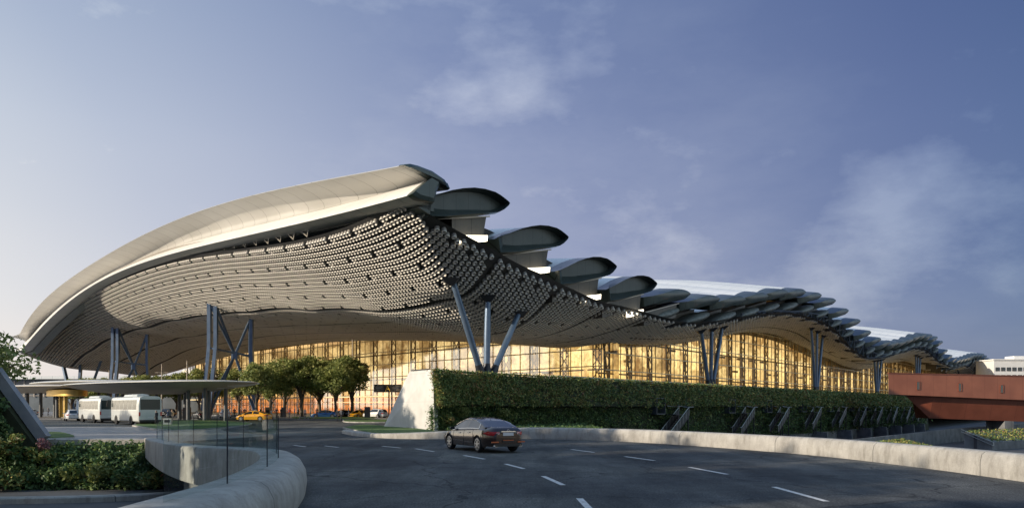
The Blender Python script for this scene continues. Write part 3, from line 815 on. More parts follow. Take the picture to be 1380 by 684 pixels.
# lawns
def lawn(name, pts, label, h=.14):
    pts = smooth_path(pts+[pts[0]], 6)[:-1]; mb = MB()
    c_ = sum(pts, Vector())/len(pts)
    mb.loft([[p+Vector((0,0,z)) for p in pts] for z in (0, h)], True, True)
    ring = tag(mb.build('lawn_island', M['concrete'], origin=(c_.x, c_.y, 0)), label, 'traffic island')
    mb = MB(); q = [c_+(p-c_)*.965+Vector((0,0,h+.03)) for p in pts]; mb.poly(q)
    n0 = len(mb.v); mb.loft([[v+Vector((0,0,-.04)) for v in q], q], True, False)
    g = mb.build('lawn', M['grass'], ring, origin=(c_.x, c_.y, 0))
    return ring
lawn('a', [ground(178,574), ground(232,581), ground(318,575.5), ground(336,570.5), ground(270,567), ground(205,568)], 'oval grass island beside the bus canopy columns')
lawn('b', [ground(462,577), ground(500,585), ground(560,590), ground(586,590), ground(588,583), ground(545,577.5), ground(490,573.5)], 'grass island with a pale kerb at the foot of the white wedge wall')
lawn('c', [ground(62,584), ground(62,592), ground(85,592), ground(101,590), ground(82,584.5)], 'small triangular lawn beside the sloping planter')
lawn('d', [ground(392,562.3), ground(398,564.6), ground(470,565.6), ground(505,564.5), ground(500,562), ground(440,561)], 'grass strip under the row of plaza trees')
lawn('e', [ground(462,566.5), ground(470,569), ground(540,569), ground(545,567), ground(500,565.8)], 'thin grass strip left of the white wedge wall')

# ================================================================ GREEN MOUND
mound = thing('green_mound', 'long planted mound with a white wedge end wall beside the road', 'green wall', (MK0.x, MK0.y, 0))
KE = 212
mb = MB()
secs = []
secs.append([Vector(v)+UD*.36 for v in ((-6.75,62.5,-5.3),(-6.85,62.6,1.95),(-7.5,63.1,2.1),(-7.1,62.9,4.9),(-9.1,66.9,5.0),(-12.3,71.1,0),(-12.3,71.1,-5.3))])
for k in (9, 60, 120, KE): secs.append([MK(k,.0,-5.3), MK(k,.0,1.95), MK(k,.9,2.1), MK(k,.15,4.95), MK(k,-2.6,5.05), MK(k,-5.6,0), MK(k,-9,-5.3)])
secs.append([MK(KE+10,.0,-5.3), MK(KE+8,.0,-1.0), MK(KE+8,.9,-.8), MK(KE+7,.15,1.2), MK(KE+7,-2.6,1.2), MK(KE+8,-5.6,-2), MK(KE+8,-9,-5.3)])
mb.loft(secs, True, True); mb.build('mound_body', M['soil'], mound)
mb = MB()
wq = [MK(0,.45,-.3), MK(0,.25,5.15), Vector((-9.15,66.9,5.2)), Vector((-12.4,71.2,-.3))]
off = UD*.32
mb.loft([[v-off*.4 for v in wq], [v+off for v in wq]], True, True)
mb.build('end_wall', M['white_wall'], mound)
mb = MB(); a, b_ = Vector((-8.9,66.4,5.26)), Vector((-7.2,63.5,5.22)); mb.bar(a, b_, .3, .1); mb.build('wall_cap', M['darksteel'], mound)
mb = MB(); mb.bar(MK(.4,.22,5.08), MK(KE,.22,5.08), .12, .1); mb.build('top_edging', M['darksteel'], mound)
mb = MB(); mb.loft([[MK(k,.25,-5.3), MK(k,.25,-2.9), MK(k,-.2,-2.9), MK(k,-.2,-5.3)] for k in (30, KE)], True, True)
mb.build('base_wall', M['dark_concrete'], mound)

def leaf_cloud(centers, size, seed, flat=None, shape=(1, 1, .25), quad=True):
    """leaf quads round the given points; size scalar or array"""
    g = np.random.default_rng(seed); n_ = len(centers)
    size = np.broadcast_to(np.asarray(size, float), (n_,))
    a = g.normal(size=(n_, 3)); 
    if flat is not None: a = a*.75+np.asarray(flat)
    a /= np.linalg.norm(a, axis=1)[:, None]
    r = g.normal(size=(n_, 3)); u = np.cross(a, r); u /= np.linalg.norm(u, axis=1)[:, None]; v = np.cross(a, u)
    L = size[:, None]*g.uniform(.7, 1.3, (n_, 1)); Wd = L*g.uniform(.4, .6, (n_, 1))
    c_ = np.asarray(centers)
    V = np.stack([c_-u*L, c_+v*Wd+a*L*.15, c_+u*L, c_-v*Wd+a*L*.15], 1).reshape(-1, 3)
    return V, np.arange(n_*4).reshape(-1, 4)
def leaf_obj(name, centers, size, seed, m, parent=None, origin=(0,0,0), flat=None):
    V, F = leaf_cloud(centers, size, seed, flat)
    return np_mesh(name, V, [F], m, parent, origin)
def npn(v): return np.array([v.x, v.y, v.z])
# planted faces: clumps, denser close by
def face_leaves(seed, n_clump, per, fn, spread, lsize, kpow=2.0):
    g = np.random.default_rng(seed); cs = []; sz = []
    for i in range(n_clump):
        k = KE*g.random()**kpow
        p = fn(k, g); s = spread*(1+k/70)
        m_ = per
        c_ = npn(p)+g.normal(size=(m_, 3))*np.array([s, s, s*.55])*g.uniform(.5, 1.2)
        cs.append(c_); sz.append(np.full(m_, lsize*(1+k/75)))
    return np.concatenate(cs), np.concatenate(sz)
ND = Vector((.7794,-.6265,0))
c1, s1 = face_leaves(3, 5200, 10, lambda k, g: MK(k, .95-.8*((h := g.random()))+.05, 2.15+2.9*h), .22, .085)
leaf_obj('upper_planting', c1, s1, 4, M['leaf_wall'], mound, mound.location, flat=npn(ND)*.5+np.array([0,0,.6]))['kind'] = 'stuff'
c1, s1 = face_leaves(5, 5200, 10, lambda k, g: MK(k, .1+.12*g.random(), 1.95-(2.2 if k < 30 else 4.8)*g.random()), .22, .085)
leaf_obj('lower_planting', c1, s1, 6, M['leaf_dark'], mound, mound.location, flat=npn(ND)*.5+np.array([0,0,.6]))['kind'] = 'stuff'
g = np.random.default_rng(77); n_ = 5200; k_ = KE*g.random(n_)**1.8
hh_ = np.abs(np.sin(k_*1.9)+.6*np.sin(k_*5.3+1))*.16
c_ = np.stack([MK0.x+.6265*k_+.7794*.3, MK0.y+.7794*k_-.6265*.3, 5.02+g.random(n_)*hh_], 1)+g.normal(size=(n_, 3))*np.array([.15,.15,.05])
leaf_obj('top_planting', c_, .085*(1+k_/75), 78, M['leaf_wall'], mound, mound.location)['kind'] = 'stuff'
# bigger shrubs on the near end
for i, (k, d, z, s) in enumerate([(1.2,.6,.9,.75),(3.0,.7,1.6,.8),(5.5,.8,.9,.7),(8.2,.9,1.5,.8),(10.5,.9,2.9,.6),(4.4,1.0,3.6,.55),(13,.9,2.4,.7),(17,1.0,2.6,.7),(22,1.0,2.2,.8)]):
    g = np.random.default_rng(50+i); n_ = 420
    dd = g.normal(size=(n_, 3)); dd /= np.linalg.norm(dd, axis=1)[:, None]
    leaf_obj('wall_shrub', npn(MK(k, d, z))+dd*s*g.uniform(.5, 1, (n_, 1))*np.array([1, .8, .6]), .09, 60+i, M['leaf_yellow'] if i in (1, 3, 6) else M['leaf_wall'], mound, mound.location)
g = np.random.default_rng(88); cs_, sz_ = [], []
for i in range(620):
    k = .8+(KE-2)*g.random()**1.9; h = g.random()**.8
    p0 = npn(MK(k, 1.02-.8*h, 2.1+2.8*h) if g.random() < .75 else MK(k, .25, .2+1.7*g.random()))
    s0 = g.uniform(.12, .34)*(1+k/90); cs_.append(p0+g.normal(size=(26, 3))*s0*np.array([1, 1, .5])); sz_.append(np.full(26, .085*(1+k/75)))
leaf_obj('yellow_planting', np.concatenate(cs_), np.concatenate(sz_), 89, M['leaf_yellow'], mound, mound.location, flat=npn(ND)*.5+np.array([0,0,.8]))['kind'] = 'stuff'
# verge behind the barrier
g = np.random.default_rng(9); n_ = 9000
k = g.random(n_)*26-1; d = g.random(n_)*14+.2
c_ = np.stack([MK0.x+.6265*k+.7794*d, MK0.y+.7794*k-.6265*d, g.random(n_)*.3+.05], 1)
c_ = c_[(c_[:, 1] > 47.6+np.abs(c_[:, 0]-1)*.05) & (c_[:, 0] < 7.5) & (c_[:, 0] > -5.5)]
verge = tag(leaf_obj('ground_cover', c_, .12, 10, M['leaf_dark']), kind='stuff')
mb = MB(); mb.poly([Vector((-5.5,47.6,.03)), Vector((2.6,47.2,.03)), Vector((6.6,44.6,.03)), Vector((9.6,40.8,.03)), Vector((13,66,.03)), Vector((3,73,.03)), Vector((-6.4,62,.03))])
tag(mb.build('planting_bed', M['soil']), kind='structure')

# ---- escape stairs with vent houses on the mound
def escape_stair(first):
    rt = thing('escape_stair', 'x', 'stairway', (0,0,0), math.atan2(UD.y, UD.x), 'escape stairs on the green mound')
    # local x along the mound, local -y outward from it
    def B(name, fn, m):
        mb = MB(); fn(mb); return mb.build(name, m, rt, local=True)
    def house(mb):
        mb.box((0, .2, .95), (2.3, 1.9, .12)); mb.box((0, .2, -1.0), (2.3, 1.9, .12)); mb.box((-1.1, .2, 0), (.12, 1.9, 1.9)); mb.box((1.1, .2, 0), (.12, 1.9, 1.9)); mb.box((0, .9, 0), (2.1, .1, 1.9))
    hs = B('vent_house', house, M['vent_box'])
    B('house_door', lambda mb: mb.box((0, .1, 0), (2.0, .08, 1.8)), M['darksteel'])
    def flight(mb):
        n_ = 12
        for i in range(n_):
            mb.box((4.2-i*.42, -1.7, -1.35-i*.235), (.44, 1.3, .06)); 
        mb.box((2.6, -1.6, -1.1), (3.4, 1.5, .1))
        for y in (-1.05, -2.35): mb.bar((4.4, y, -1.35), (-.7, y, -4.2), .08, .28)
        for x, y in ((4.3, -2.3), (4.3, -1), (1.5, -2.3)): mb.bar((x, y, -1.1), (x, y, -5.1), .12, .12)
    B('stair_flight', flight, M['darksteel'])
    def panel(mb):
        mb.add([(4.4,-2.4,-1.3),(4.4,-2.4,-.35),(-.7,-2.4,-3.25),(-.7,-2.4,-4.2)], [(0,1,2,3)])
        mb.add([(4.4,-1.0,-1.3),(4.4,-1.0,-.35),(-.7,-1.0,-3.25),(-.7,-1.0,-4.2)], [(0,1,2,3)])
    B('stair_panel', panel, M['stair_mesh'])
    def hand(mb):
        for y in (-1.0, -2.4):
            mb.tube([(1.2,y,0.0),(4.4,y,-.15),(-.7,y,-3.1),(-1.3,y,-3.1)], .045, 6)
            for k in range(7):
                t = k/6; mb.tube([(4.4-5.1*t, y, -.15-2.95*t), (4.4-5.1*t, y, -1.2-2.95*t)], .025, 5)
        mb.tube([(4.4,-2.4,-.15),(5.6,-2.4,-.15),(5.6,-1,-.15)], .045, 6)
    B('handrail', hand, M['handrail'])
    return rt
M['vent_box'] = mat('vent_box_metal', (.07,.085,.10), .5, metal=.3, col2=(.11,.125,.14), scale=1)
M['stair_mesh'] = mat('stair_side_panel', (.03,.038,.045), .5, metal=.3, col2=(.05,.06,.07), scale=2)
M['handrail'] = mat('galvanised_handrail', (.42,.45,.46), .4, metal=.6)
st0 = escape_stair(True)
ks = [39, 61.5, 77, 95, 112, 128, 143, 159, 175, 190]
words_ = ['nearest', 'second', 'third', 'fourth', 'fifth', 'sixth', 'seventh', 'eighth', 'ninth', 'farthest']
for i, k in enumerate(ks):
    p = MK(k, .35, 2.15)
    lab = '%s steel escape stair from the left end of the green mound' % words_[i] if i else 'steel escape stair standing alone nearest the road on the green mound'
    if i == len(ks)-1: lab = 'last steel escape stair on the mound, beneath the red bridge'
    if i == 0: st0.location = p; st0['label'] = lab
    else: dup(st0, p, st0.rotation_euler.z, lab)

# ---- lower planters and ramp walls on the right
def planter(name, label, a, b_, h, w_, white=False):
    a = Vector(a); b_ = Vector(b_); t = (b_-a).normalized(); n_ = Vector((t.y, -t.x, 0))
    root = thing(name, label, 'planter', (a.x, a.y, a.z))
    mb = MB(); mb.loft([[q-n_*.0, q+n_*w_, q+n_*w_+Vector((0,0,h*.45)), q+Vector((0,0,h))] for q in (a, b_)], True, True); mb.build('planter_wall', M['dark_concrete'], root)
    n2 = int(2600); g = np.random.default_rng(int(abs(a.x*7))); u = g.random(n2); v = g.random(n2)
    L = (b_-a).length
    c_ = npn(a)+np.outer(u*L, npn(t))+np.outer(v*w_, npn(n_))+np.outer(h-(h*.55)*v+g.random(n2)*.3, [0,0,1])
    leaf_obj('planting', c_, .22, 5, M['leaf_wall'], root, root.location)
    if white:
        mb = MB(); q = a-t*.15; mb.loft([[x-t*.25, x] for x in (q-n_*.4+Vector((0,0,h+.4)), q+n_*(w_+.3)+Vector((0,0,h*.45)), q+n_*(w_+.3)+Vector((0,0,h*.25)), q-n_*.4+Vector((0,0,h)))], True, True)
        mb.build('end_panel', M['white_paint'], root)
planter('sloping_planter', 'low planted bed with a dark concrete wall below the mound', (47,101,-5.2), (62,118,-5.2), 2.0, 4.5)
planter('wedge_planter', 'raised planter with a white sloping end panel at far right', (78,128,-5.2), (112,150,-5.2), 3.0, 4.5, True)
mb = MB(); mb.loft([[MK(k,16+z0,-5.2), MK(k,16.3+z0,-5.2), MK(k,16.3+z0,-2.2-.9*(1-k/180)), MK(k,16+z0,-2.2-.9*(1-k/180))] for k, z0 in ((20,-3),(70,-1),(130,3),(190,12))], True, True)
tag(mb.build('ramp_wall', M['dark_concrete'], origin=tuple(MK(60,16,-5.2))), 'long dark retaining wall of the lower ramp behind the barrier', 'wall')
mb = MB(); mb.loft([[MK(k,16.0,-2.2-.9*(1-k/180)), MK(k,16.6,-2.2-.9*(1-k/180)), MK(k,16.6,-2.0-.9*(1-k/180)), MK(k,16.0,-2.0-.9*(1-k/180))] for k in (20, 190)], True, True)
# buttress piers under the stairs
for i, k in enumerate(ks[1:]):
    mb = MB(); mb.loft([[MK(k+7,0.3,-5.2), MK(k+7,3.2,-5.2), MK(k+7,3.0,-2.8), MK(k+7,.3,-2.6)], [MK(k+7.6,0.3,-5.2), MK(k+7.6,3.2,-5.2), MK(k+7.6,3.0,-2.8), MK(k+7.6,.3,-2.6)]], True, True)
    mb.build('buttress', M['dark_concrete'], mound)

# ================================================================ BRIDGE
BD = Vector((.985, .17, 0)); BN = Vector((.17, -.985, 0))
b0 = at(1197, 520, 150); b0.z = 0
bridge = thing('terracotta_bridge', 'terracotta clad box bridge with narrow windows crossing at right', 'bridge', tuple(b0))
def bx(s, d, z): return b0+BD*s+BN*d+Vector((0,0,z))
mb = MB(); L = 90
top = lambda s: 8.9-.012*s; bot = lambda s: 4.6-.036*s
mb.loft([[bx(s,0,bot(s)), bx(s,0,top(s)), bx(max(s,7.2),-9,top(s)), bx(max(s,7.2),-9,bot(s))] for s in (0, L)], True, True)
mb.build('bridge_box', M['terracotta'], bridge)
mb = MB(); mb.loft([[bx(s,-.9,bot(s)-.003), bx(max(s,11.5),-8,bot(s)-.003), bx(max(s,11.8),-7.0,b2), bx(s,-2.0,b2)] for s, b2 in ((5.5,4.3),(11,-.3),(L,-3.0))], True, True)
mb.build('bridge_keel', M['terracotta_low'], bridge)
mb = MB(); mb.loft([[bx(s,.12,top(s)-.12), bx(s,.12,top(s)+.06), bx(s,-.3,top(s)+.06), bx(s,-.3,top(s)-.12)] for s in (0, L)], True, True); mb.build('bridge_coping', M['terracotta_low'], bridge)
for s in (6.8, 16.4, 26.3, 36, 46):
    mb = MB(); zc_ = 6.55-.03*s
    for a, b_, c_, d_ in ((s-.38,.95,.06,1.6),(s+.38,.95,.06,1.6)): mb.box(bx(a, .03, zc_), (.08, .14, 1.62), math.atan2(BD.y, BD.x))
    mb.box(bx(s,.03,zc_+.8), (.8,.14,.08), math.atan2(BD.y, BD.x)); mb.box(bx(s,.03,zc_-.8), (.8,.14,.08), math.atan2(BD.y, BD.x))
    wn = mb.build('window', M['terracotta_low'], bridge)
    mb = MB(); mb.box(bx(s, .005, zc_), (.7, .05, 1.55), math.atan2(BD.y, BD.x)); mb.build('window_pane', M['car_glass'], wn, origin=b0)
for s in (30, 60):
    mb = MB(); mb.box(bx(s, -4.5, -2.6), (2.2, 5, 5), math.atan2(BD.y, BD.x)); mb.build('bridge_pier', M['dark_concrete'], bridge)
# pale office block far right
ob = at(1358, 500, 420); ob.z = 0
blk = thing('office_block', 'pale multi storey block with window bands beyond the bridge', 'building', tuple(ob))
mb = MB(); mb.box(ob+Vector((0,0,11)), (26,16,34)); mb.build('wall', M['white_paint'], blk)
for i in range(8):
    for j in range(4):
        mb = MB(); mb.box(ob+Vector((-11+i*3.1,-8.02,10.4+j*4.2)), (2.2,.3,2.1)); wn = mb.build('window', M['darksteel'], blk)
        mb = MB(); mb.box(ob+Vector((-11+i*3.1,-8.2,10.4+j*4.2)), (2.0,.06,1.9)); mb.build('window_pane', M['car_glass'], wn, origin=ob)
mb = MB(); mb.box(ob+Vector((0,0,28.3)), (27,17,.7)); mb.box(ob+Vector((5,0,29.6)), (8,8,2)); mb.build('roof', M['white_paint'], blk)
# far left building
fb = at(80, 530, 300); fb.z = 0
far = thing('distant_terminal', 'long low grey glazed building on the horizon at far left', 'building', tuple(fb))
mb = MB(); mb.box(fb+Vector((0,20,6.6)), (190,40,13.2)); mb.build('wall', M['far_wall'], far)
mb = MB(); mb.box(fb+Vector((0,19,13.8)), (194,44,1.2)); mb.build('roof', M['roof_top'], far)
for i in range(46):
    mb = MB(); mb.box(fb+Vector((-90+i*4.0,-.25,9.3)), (.35,.4,6.4)); mb.build('pilaster', M['edge'], far)
mb = MB(); 
for j in range(3): mb.box(fb+Vector((0,-.2,6.6+j*2.6)), (188,.25,.22))
mb.build('glazing_bars', M['edge'], far)
mb = MB(); mb.box(fb+Vector((9,-.6,9.4)), (6.5,.8,6.6)); mb.build('red_panel', M['orange'], far)
# ================================================================ SUNKEN GARDEN (left)
garden = thing('sunken_planting', 'planted retaining slope of mixed shrubs below the pale kerb at lower left', 'planting', (-24, 40, -2.2))
mb = MB(); mb.loft([[Vector((x,39.9,-.02)), Vector((x,39.9,-2.4)), Vector((x,38.0,-2.2)), Vector((x,39.5,-.3))] for x in (-60,-26,-18.2)], True, True)
mb.build('soil_bank', M['soil'], garden)
g = np.random.default_rng(21); n_ = 26000
u = g.random(n_); x = -47+28.9*g.random(n_)
c_ = np.stack([x, 39.7-1.9*u+g.normal(size=n_)*.12-.25*np.sin(x*1.7)**2, .05-2.2*u+g.normal(size=n_)*.1], 1)
leaf_obj('foliage', c_, .11, 22, M['leaf_dark'], garden, garden.location, flat=(0,-.5,.6))['kind'] = 'stuff'
# sloping coping and the planted wedge it closes
wedge = thing('planted_wedge', 'planted embankment with a sloping grey coping at the left edge', 'planter', (-27, 39, 0))
A_, B_ = Vector((-25.0, 39.7, .30)), Vector((-31.0, 39.7, 8.6))
mb = MB(); mb.bar(A_, B_, .55, .42, up=(0,1,0)); mb.build('coping', M['coping'], wedge)
mb = MB(); mb.loft([[Vector((-24.9,y,-2.2)), Vector((-25.3,y,.1)), Vector((-31.2,y,8.2)), Vector((-40,y,8.2)), Vector((-40,y,-2.2))] for y in (39.2, 39.75)], True, True)
mb.build('bank', M['soil'], wedge)
g = np.random.default_rng(23); n_ = 15000
z = -2.2+10*g.random(n_)**1.3; x = -25.6-(np.maximum(z, 0)*.72)-g.random(n_)**1.3*8
c_ = np.stack([x, 39.1-g.random(n_)*.5-.5*np.maximum(0, 1-z/3)*g.random(n_), z], 1)
leaf_obj('foliage', c_, .13, 24, M['leaf_dark'], wedge, wedge.location, flat=(0,-.5,.6))['kind'] = 'stuff'
M_ = None
def shrub(loc, s, m, label, n_=520, ls=.10, sq=.75, seed=0, lumps=7, stem=True, group=None, flat=(0,0,.7), name='shrub'):
    g = np.random.default_rng(seed); t = thing(name, label, 'shrub', loc, 0, group)
    cs = []
    for k in range(lumps):
        c0 = g.normal(size=3)*s*np.array([.42, .35, .28]); c0[2] = abs(c0[2])+s*.35
        dd = g.normal(size=(n_//lumps, 3)); dd /= np.linalg.norm(dd, axis=1)[:, None]
        cs.append(c0+dd*(s*g.uniform(.28, .5))*g.uniform(.55, 1.05, (len(dd), 1))*np.array([1, 1, sq]))
    V, F = leaf_cloud(np.concatenate(cs), ls, seed+1, flat)
    np_mesh('foliage', V, [F], m, t, (0,0,0))
    mb = MB()
    for k in range(4): mb.tube([(0,0,-.5), (g.normal()*.1*s, g.normal()*.1*s, s*.3), (g.normal()*.35*s, g.normal()*.3*s, s*.6)], [.03*s+.01, .02*s+.008, .008], 5)
    mb.build('stems', M['bark'], t, local=True)
    return t
# shrubs standing in the garden: near ones at the bottom left corner, placed on the bank
SH = [(-27.4,36.9,-2.1,1.9,'leaf_dark','broad dark shrub in the lower left corner'),
      (-25.6,37.3,-2.1,1.2,'leaf_wall','low mottled shrub under the foot of the sloping coping'),
      (-23.3,37.9,-2.1,1.1,'leaf_dark','rounded dark shrub left of the middle of the sunken bank'),
      (-21.6,38.0,-2.1,1.15,'leaf_yellow','yellow green shrub in the middle of the sunken bank'),
      (-20.2,38.4,-2.1,.9,'leaf_wall','small shrub at the right end of the sunken bank'),
      (-28.6,38.2,.3,1.7,'leaf_yellow','yellow green bush with spreading fronds on the left embankment'),
      (-27.6,38.4,1.5,1.3,'leaf_dark','dark bush halfway up the sloping coping'),
      (-29.5,38.3,3.4,1.7,'leaf_dark','dark bush high on the left embankment'),
      (-26.7,38.0,-.6,1.1,'leaf_wall','leafy bush just left of the coping foot'),
      (-24.4,38.6,-1.0,.8,'leaf_wall','small bush under the straight kerb near the coping')]
for i, (x, y, z, s, m_, lb) in enumerate(SH):
    shrub((x, y, z), s, M[m_], lb, n_=900, ls=.12, seed=100+i, lumps=9)
shrub((-18.9,38.5,-2.2), 1.35, M['leaf_dark'], 'dark shrub filling the corner under the far end of the curved parapet', n_=1200, ls=.12, seed=150, lumps=9)
shrub((-17.3,37.2,-2.2), 1.0, M['leaf_wall'], 'low shrub in the shade beneath the curved parapet', n_=900, ls=.11, seed=151, lumps=8)
fl_b = shrub((-24.6, 39.0, -.35), .62, M['petal'], 'pink flowering shrub at the foot of the sloping coping', n_=500, ls=.055, seed=140, name='flowering_shrub')

# ================================================================ TREES
def tree_meshes(seed, H=12.0, cw=3.6, th=3.6, n_leaf=7000, ls=.24, nclump=46, trunk_r=.26):
    g = np.random.default_rng(seed); cs = []; cl_ = []
    ch = (H-th)/2; cz = th+ch*1.02
    for k in range(nclump):
        d = g.normal(size=3); d /= np.linalg.norm(d)
        rr = g.uniform(.35, 1.0)**.6
        c0 = np.array([d[0]*cw*rr*.8, d[1]*cw*rr*.8, cz+d[2]*ch*rr*.82]); r_ = g.uniform(.55, 1.05)*cw*.34
        if c0[2] < th+.6: c0[2] = th+.6+g.random()*.6
        cl_.append(c0)
        m_ = n_leaf//nclump; dd = g.normal(size=(m_, 3)); dd /= np.linalg.norm(dd, axis=1)[:, None]
        cs.append(c0+dd*r_*g.uniform(.45, 1.1, (m_, 1))*np.array([1.1, 1.1, .8]))
    V, F = leaf_cloud(np.concatenate(cs), ls, seed+5, (0,0,.5))
    mb = MB(); top = Vector((g.normal()*.2, g.normal()*.2, H*.72))
    mb.tube([(0,0,-.1), (g.normal()*.05, g.normal()*.05, th*.5), (g.normal()*.1, g.normal()*.1, th), top], [trunk_r*1.25, trunk_r, trunk_r*.8, .05], 9)
    tr = mb
    br = MB()
    for k in range(13):
        c0 = Vector(cl_[int(g.integers(nclump))]); h0 = min(th*g.uniform(.62, 1.2), c0.z-.4)
        br.tube([(0,0,h0), (c0.x*.35, c0.y*.35, h0+(c0.z-h0)*.45), tuple(c0)], [trunk_r*.5, trunk_r*.32, .04], 6)
    return (V, F), tr, br
def make_tree(name, label, seed, loc, leaf='leaf', group=None, rz=0, **kw):
    (V, F), tr, br = tree_meshes(seed, **kw)
    t = thing(name, label, 'tree', (0,0,0), 0, group)
    np_mesh('crown', V, [F], M[leaf], t, (0,0,0))
    tr.build('trunk', M['bark'], t, local=True, smooth=True); br.build('branches', M['bark'], t, local=True, smooth=True)
    t.location = loc; t.rotation_euler.z = rz
    return t
GT = 'trees in the plaza row before the glass facade'
protos = [make_tree('plaza_tree', 'x', 300+k, (0,0,0), group=GT, H=12.2, cw=3.7+.2*k) for k in range(3)]
row = [(345,564.5,.84,'leftmost tree of the plaza row, beside the big lattice column'),(364,563.8,.92,'second tree from the left in the plaza row'),(384,563.2,.86,'third tree from the left, in the middle of the plaza row'),(407,563.6,.95,'fourth tree from the left in the plaza row, behind the white shirted person'),(431,563,1.0,'tallest fullest tree of the plaza row'),(452,563.8,.9,'second tree from the right in the plaza row'),(474,563.2,.93,'rightmost dark tree of the plaza row, behind the tall mast')]
for i, (px, py, s, lb) in enumerate(row):
    p = ground(px, py-1.2); h_ = (HOR-(487 if i in (0, 1) else 478))/FOC*p.y+2
    o = protos[i] if i < 3 else dup(protos[i % 3], p, i*1.3, lb)
    o.location = p; o.rotation_euler.z = i*1.3; o['label'] = lb; o.scale = (s*p.y/118, s*p.y/118, h_/12.2*1.02)
GT2 = 'trees beyond the bus canopy'
far_row = [(96,509,215),(112,507,214),(128,506,210),(143,507,208),(186,503,185),(200,501,183),(214,504,186),(238,500,190),(252,497,188),(268,494,186),(284,495,190),(322,492,176)]
fl_lab = ['leftmost low tree crown above the bus canopy','second low tree crown from the left above the bus canopy','third low tree crown above the bus canopy','tree crown just left of the small lattice column','tree crown just right of the small lattice column','tree crown between the lattice columns, left of the short mast','tree crown behind the short mast','tree crown between the two short masts','tree crown right of the second short mast','tallest tree crown left of the big lattice column','tree crown touching the big lattice column','tree seen through the big lattice column']
for i, (px, py, Y) in enumerate(far_row):
    p = at(px, 548, Y); p.z = 0; H_ = 2+(HOR-py)/FOC*Y
    d_ = dup(protos[i % 3], p, i*2.1, fl_lab[i]); s = 1.18 if i > 3 else 1.3; d_.scale = (s, s, H_/12.2); d_['group'] = GT2; 
# tree leaning in from the left edge
lt = make_tree('spreading_tree', 'tree with layered branches reaching in from the left edge', 330, (-31.0, 40.5, .2), leaf='leaf', H=6.6, cw=4.3, th=2.2, n_leaf=9000, ls=.15, nclump=34)
# shade trees beside the road, outside the frame to the left
GT3 = 'tall unseen shade trees beside the road'
big_t = make_tree('unseen_shade_tree', 'x', 340, (0,0,0), group=GT3, H=17, cw=6.2, th=4.5, n_leaf=15000, ls=.36, nclump=60, trunk_r=.42)
off = SHADE
for i, (x, y, s) in enumerate(off):
    lb = 'tall shade tree beside the road, outside the left of the view'
    if i == 0: big_t.location = (x, y, 0); big_t.scale = (s, s, s); big_t['label'] = lb
    else: dup(big_t, (x, y, 0), i*1.7, lb, scale=(s, s, s))
# ================================================================ VEHICLES
M['lamp_red'] = mat('red_lamp_lens', (.45,.012,.015), .15, coat=.5)
M['lamp_clear'] = mat('clear_lamp_lens', (.6,.6,.6), .1, coat=.5)
M['plate'] = mat('number_plate', (.62,.63,.66), .4)
M['amber'] = mat('amber_reflector', (.5,.10,.02), .3)
M['brake'] = mat('brake_disc', (.3,.16,.12), .4, metal=.6)
def paint(name, col, met=.35):
    return mat(name, col, .25, metal=met, coat=1.0, col2=tuple(min(1, x*1.1) for x in col), scale=2)
PT = {'brown': paint('dark_bronze_paint', (.034,.017,.012), .4), 'white': paint('white_car_paint', (.72,.72,.72), 0), 'silver': paint('silver_car_paint', (.5,.52,.54), .5),
      'black': paint('black_car_paint', (.015,.016,.02)), 'yellow': paint('yellow_taxi_paint', (.75,.36,.02), 0), 'blue': paint('blue_car_paint', (.03,.10,.28))}
SED = dict(L=4.95, W=.93, z0=.24, belt=[(-2.47,.88),(-2.3,.965),(-1.6,.985),(-.6,.95),(.6,.90),(1.1,.88),(1.6,.82),(2.1,.70),(2.47,.55)],
           deck=[(-2.47,.92),(-2.36,1.06),(-2.2,1.085),(-1.75,1.09),(-1.0,1.06),(.6,1.0),(1.0,.985),(1.5,.93),(2.1,.80),(2.47,.60)],
           roof=[(-1.95,1.085),(-1.6,1.20),(-1.2,1.335),(-.8,1.43),(-.3,1.49),(.15,1.485),(.5,1.42),(.9,1.25),(1.32,1.02)], wb=1.45, wr=.345)
SUV = dict(L=4.7, W=.94, z0=.32, belt=[(-2.35,.9),(-2.2,1.05),(-1.6,1.08),(.6,1.02),(1.1,1.0),(1.7,.95),(2.2,.8),(2.35,.62)],
           deck=[(-2.35,1.0),(-2.25,1.12),(-2.1,1.15),(-1,1.14),(.6,1.1),(1.1,1.08),(1.7,1.02),(2.2,.88),(2.35,.68)],
           roof=[(-2.28,1.14),(-2.1,1.42),(-1.9,1.6),(-1.2,1.68),(-.3,1.7),(.1,1.68),(.5,1.58),(.85,1.38),(1.2,1.12)], wb=1.38, wr=.37)
def ip(t, y): return float(np.interp(y, [a for a, _ in t], [b_ for _, b_ in t]))
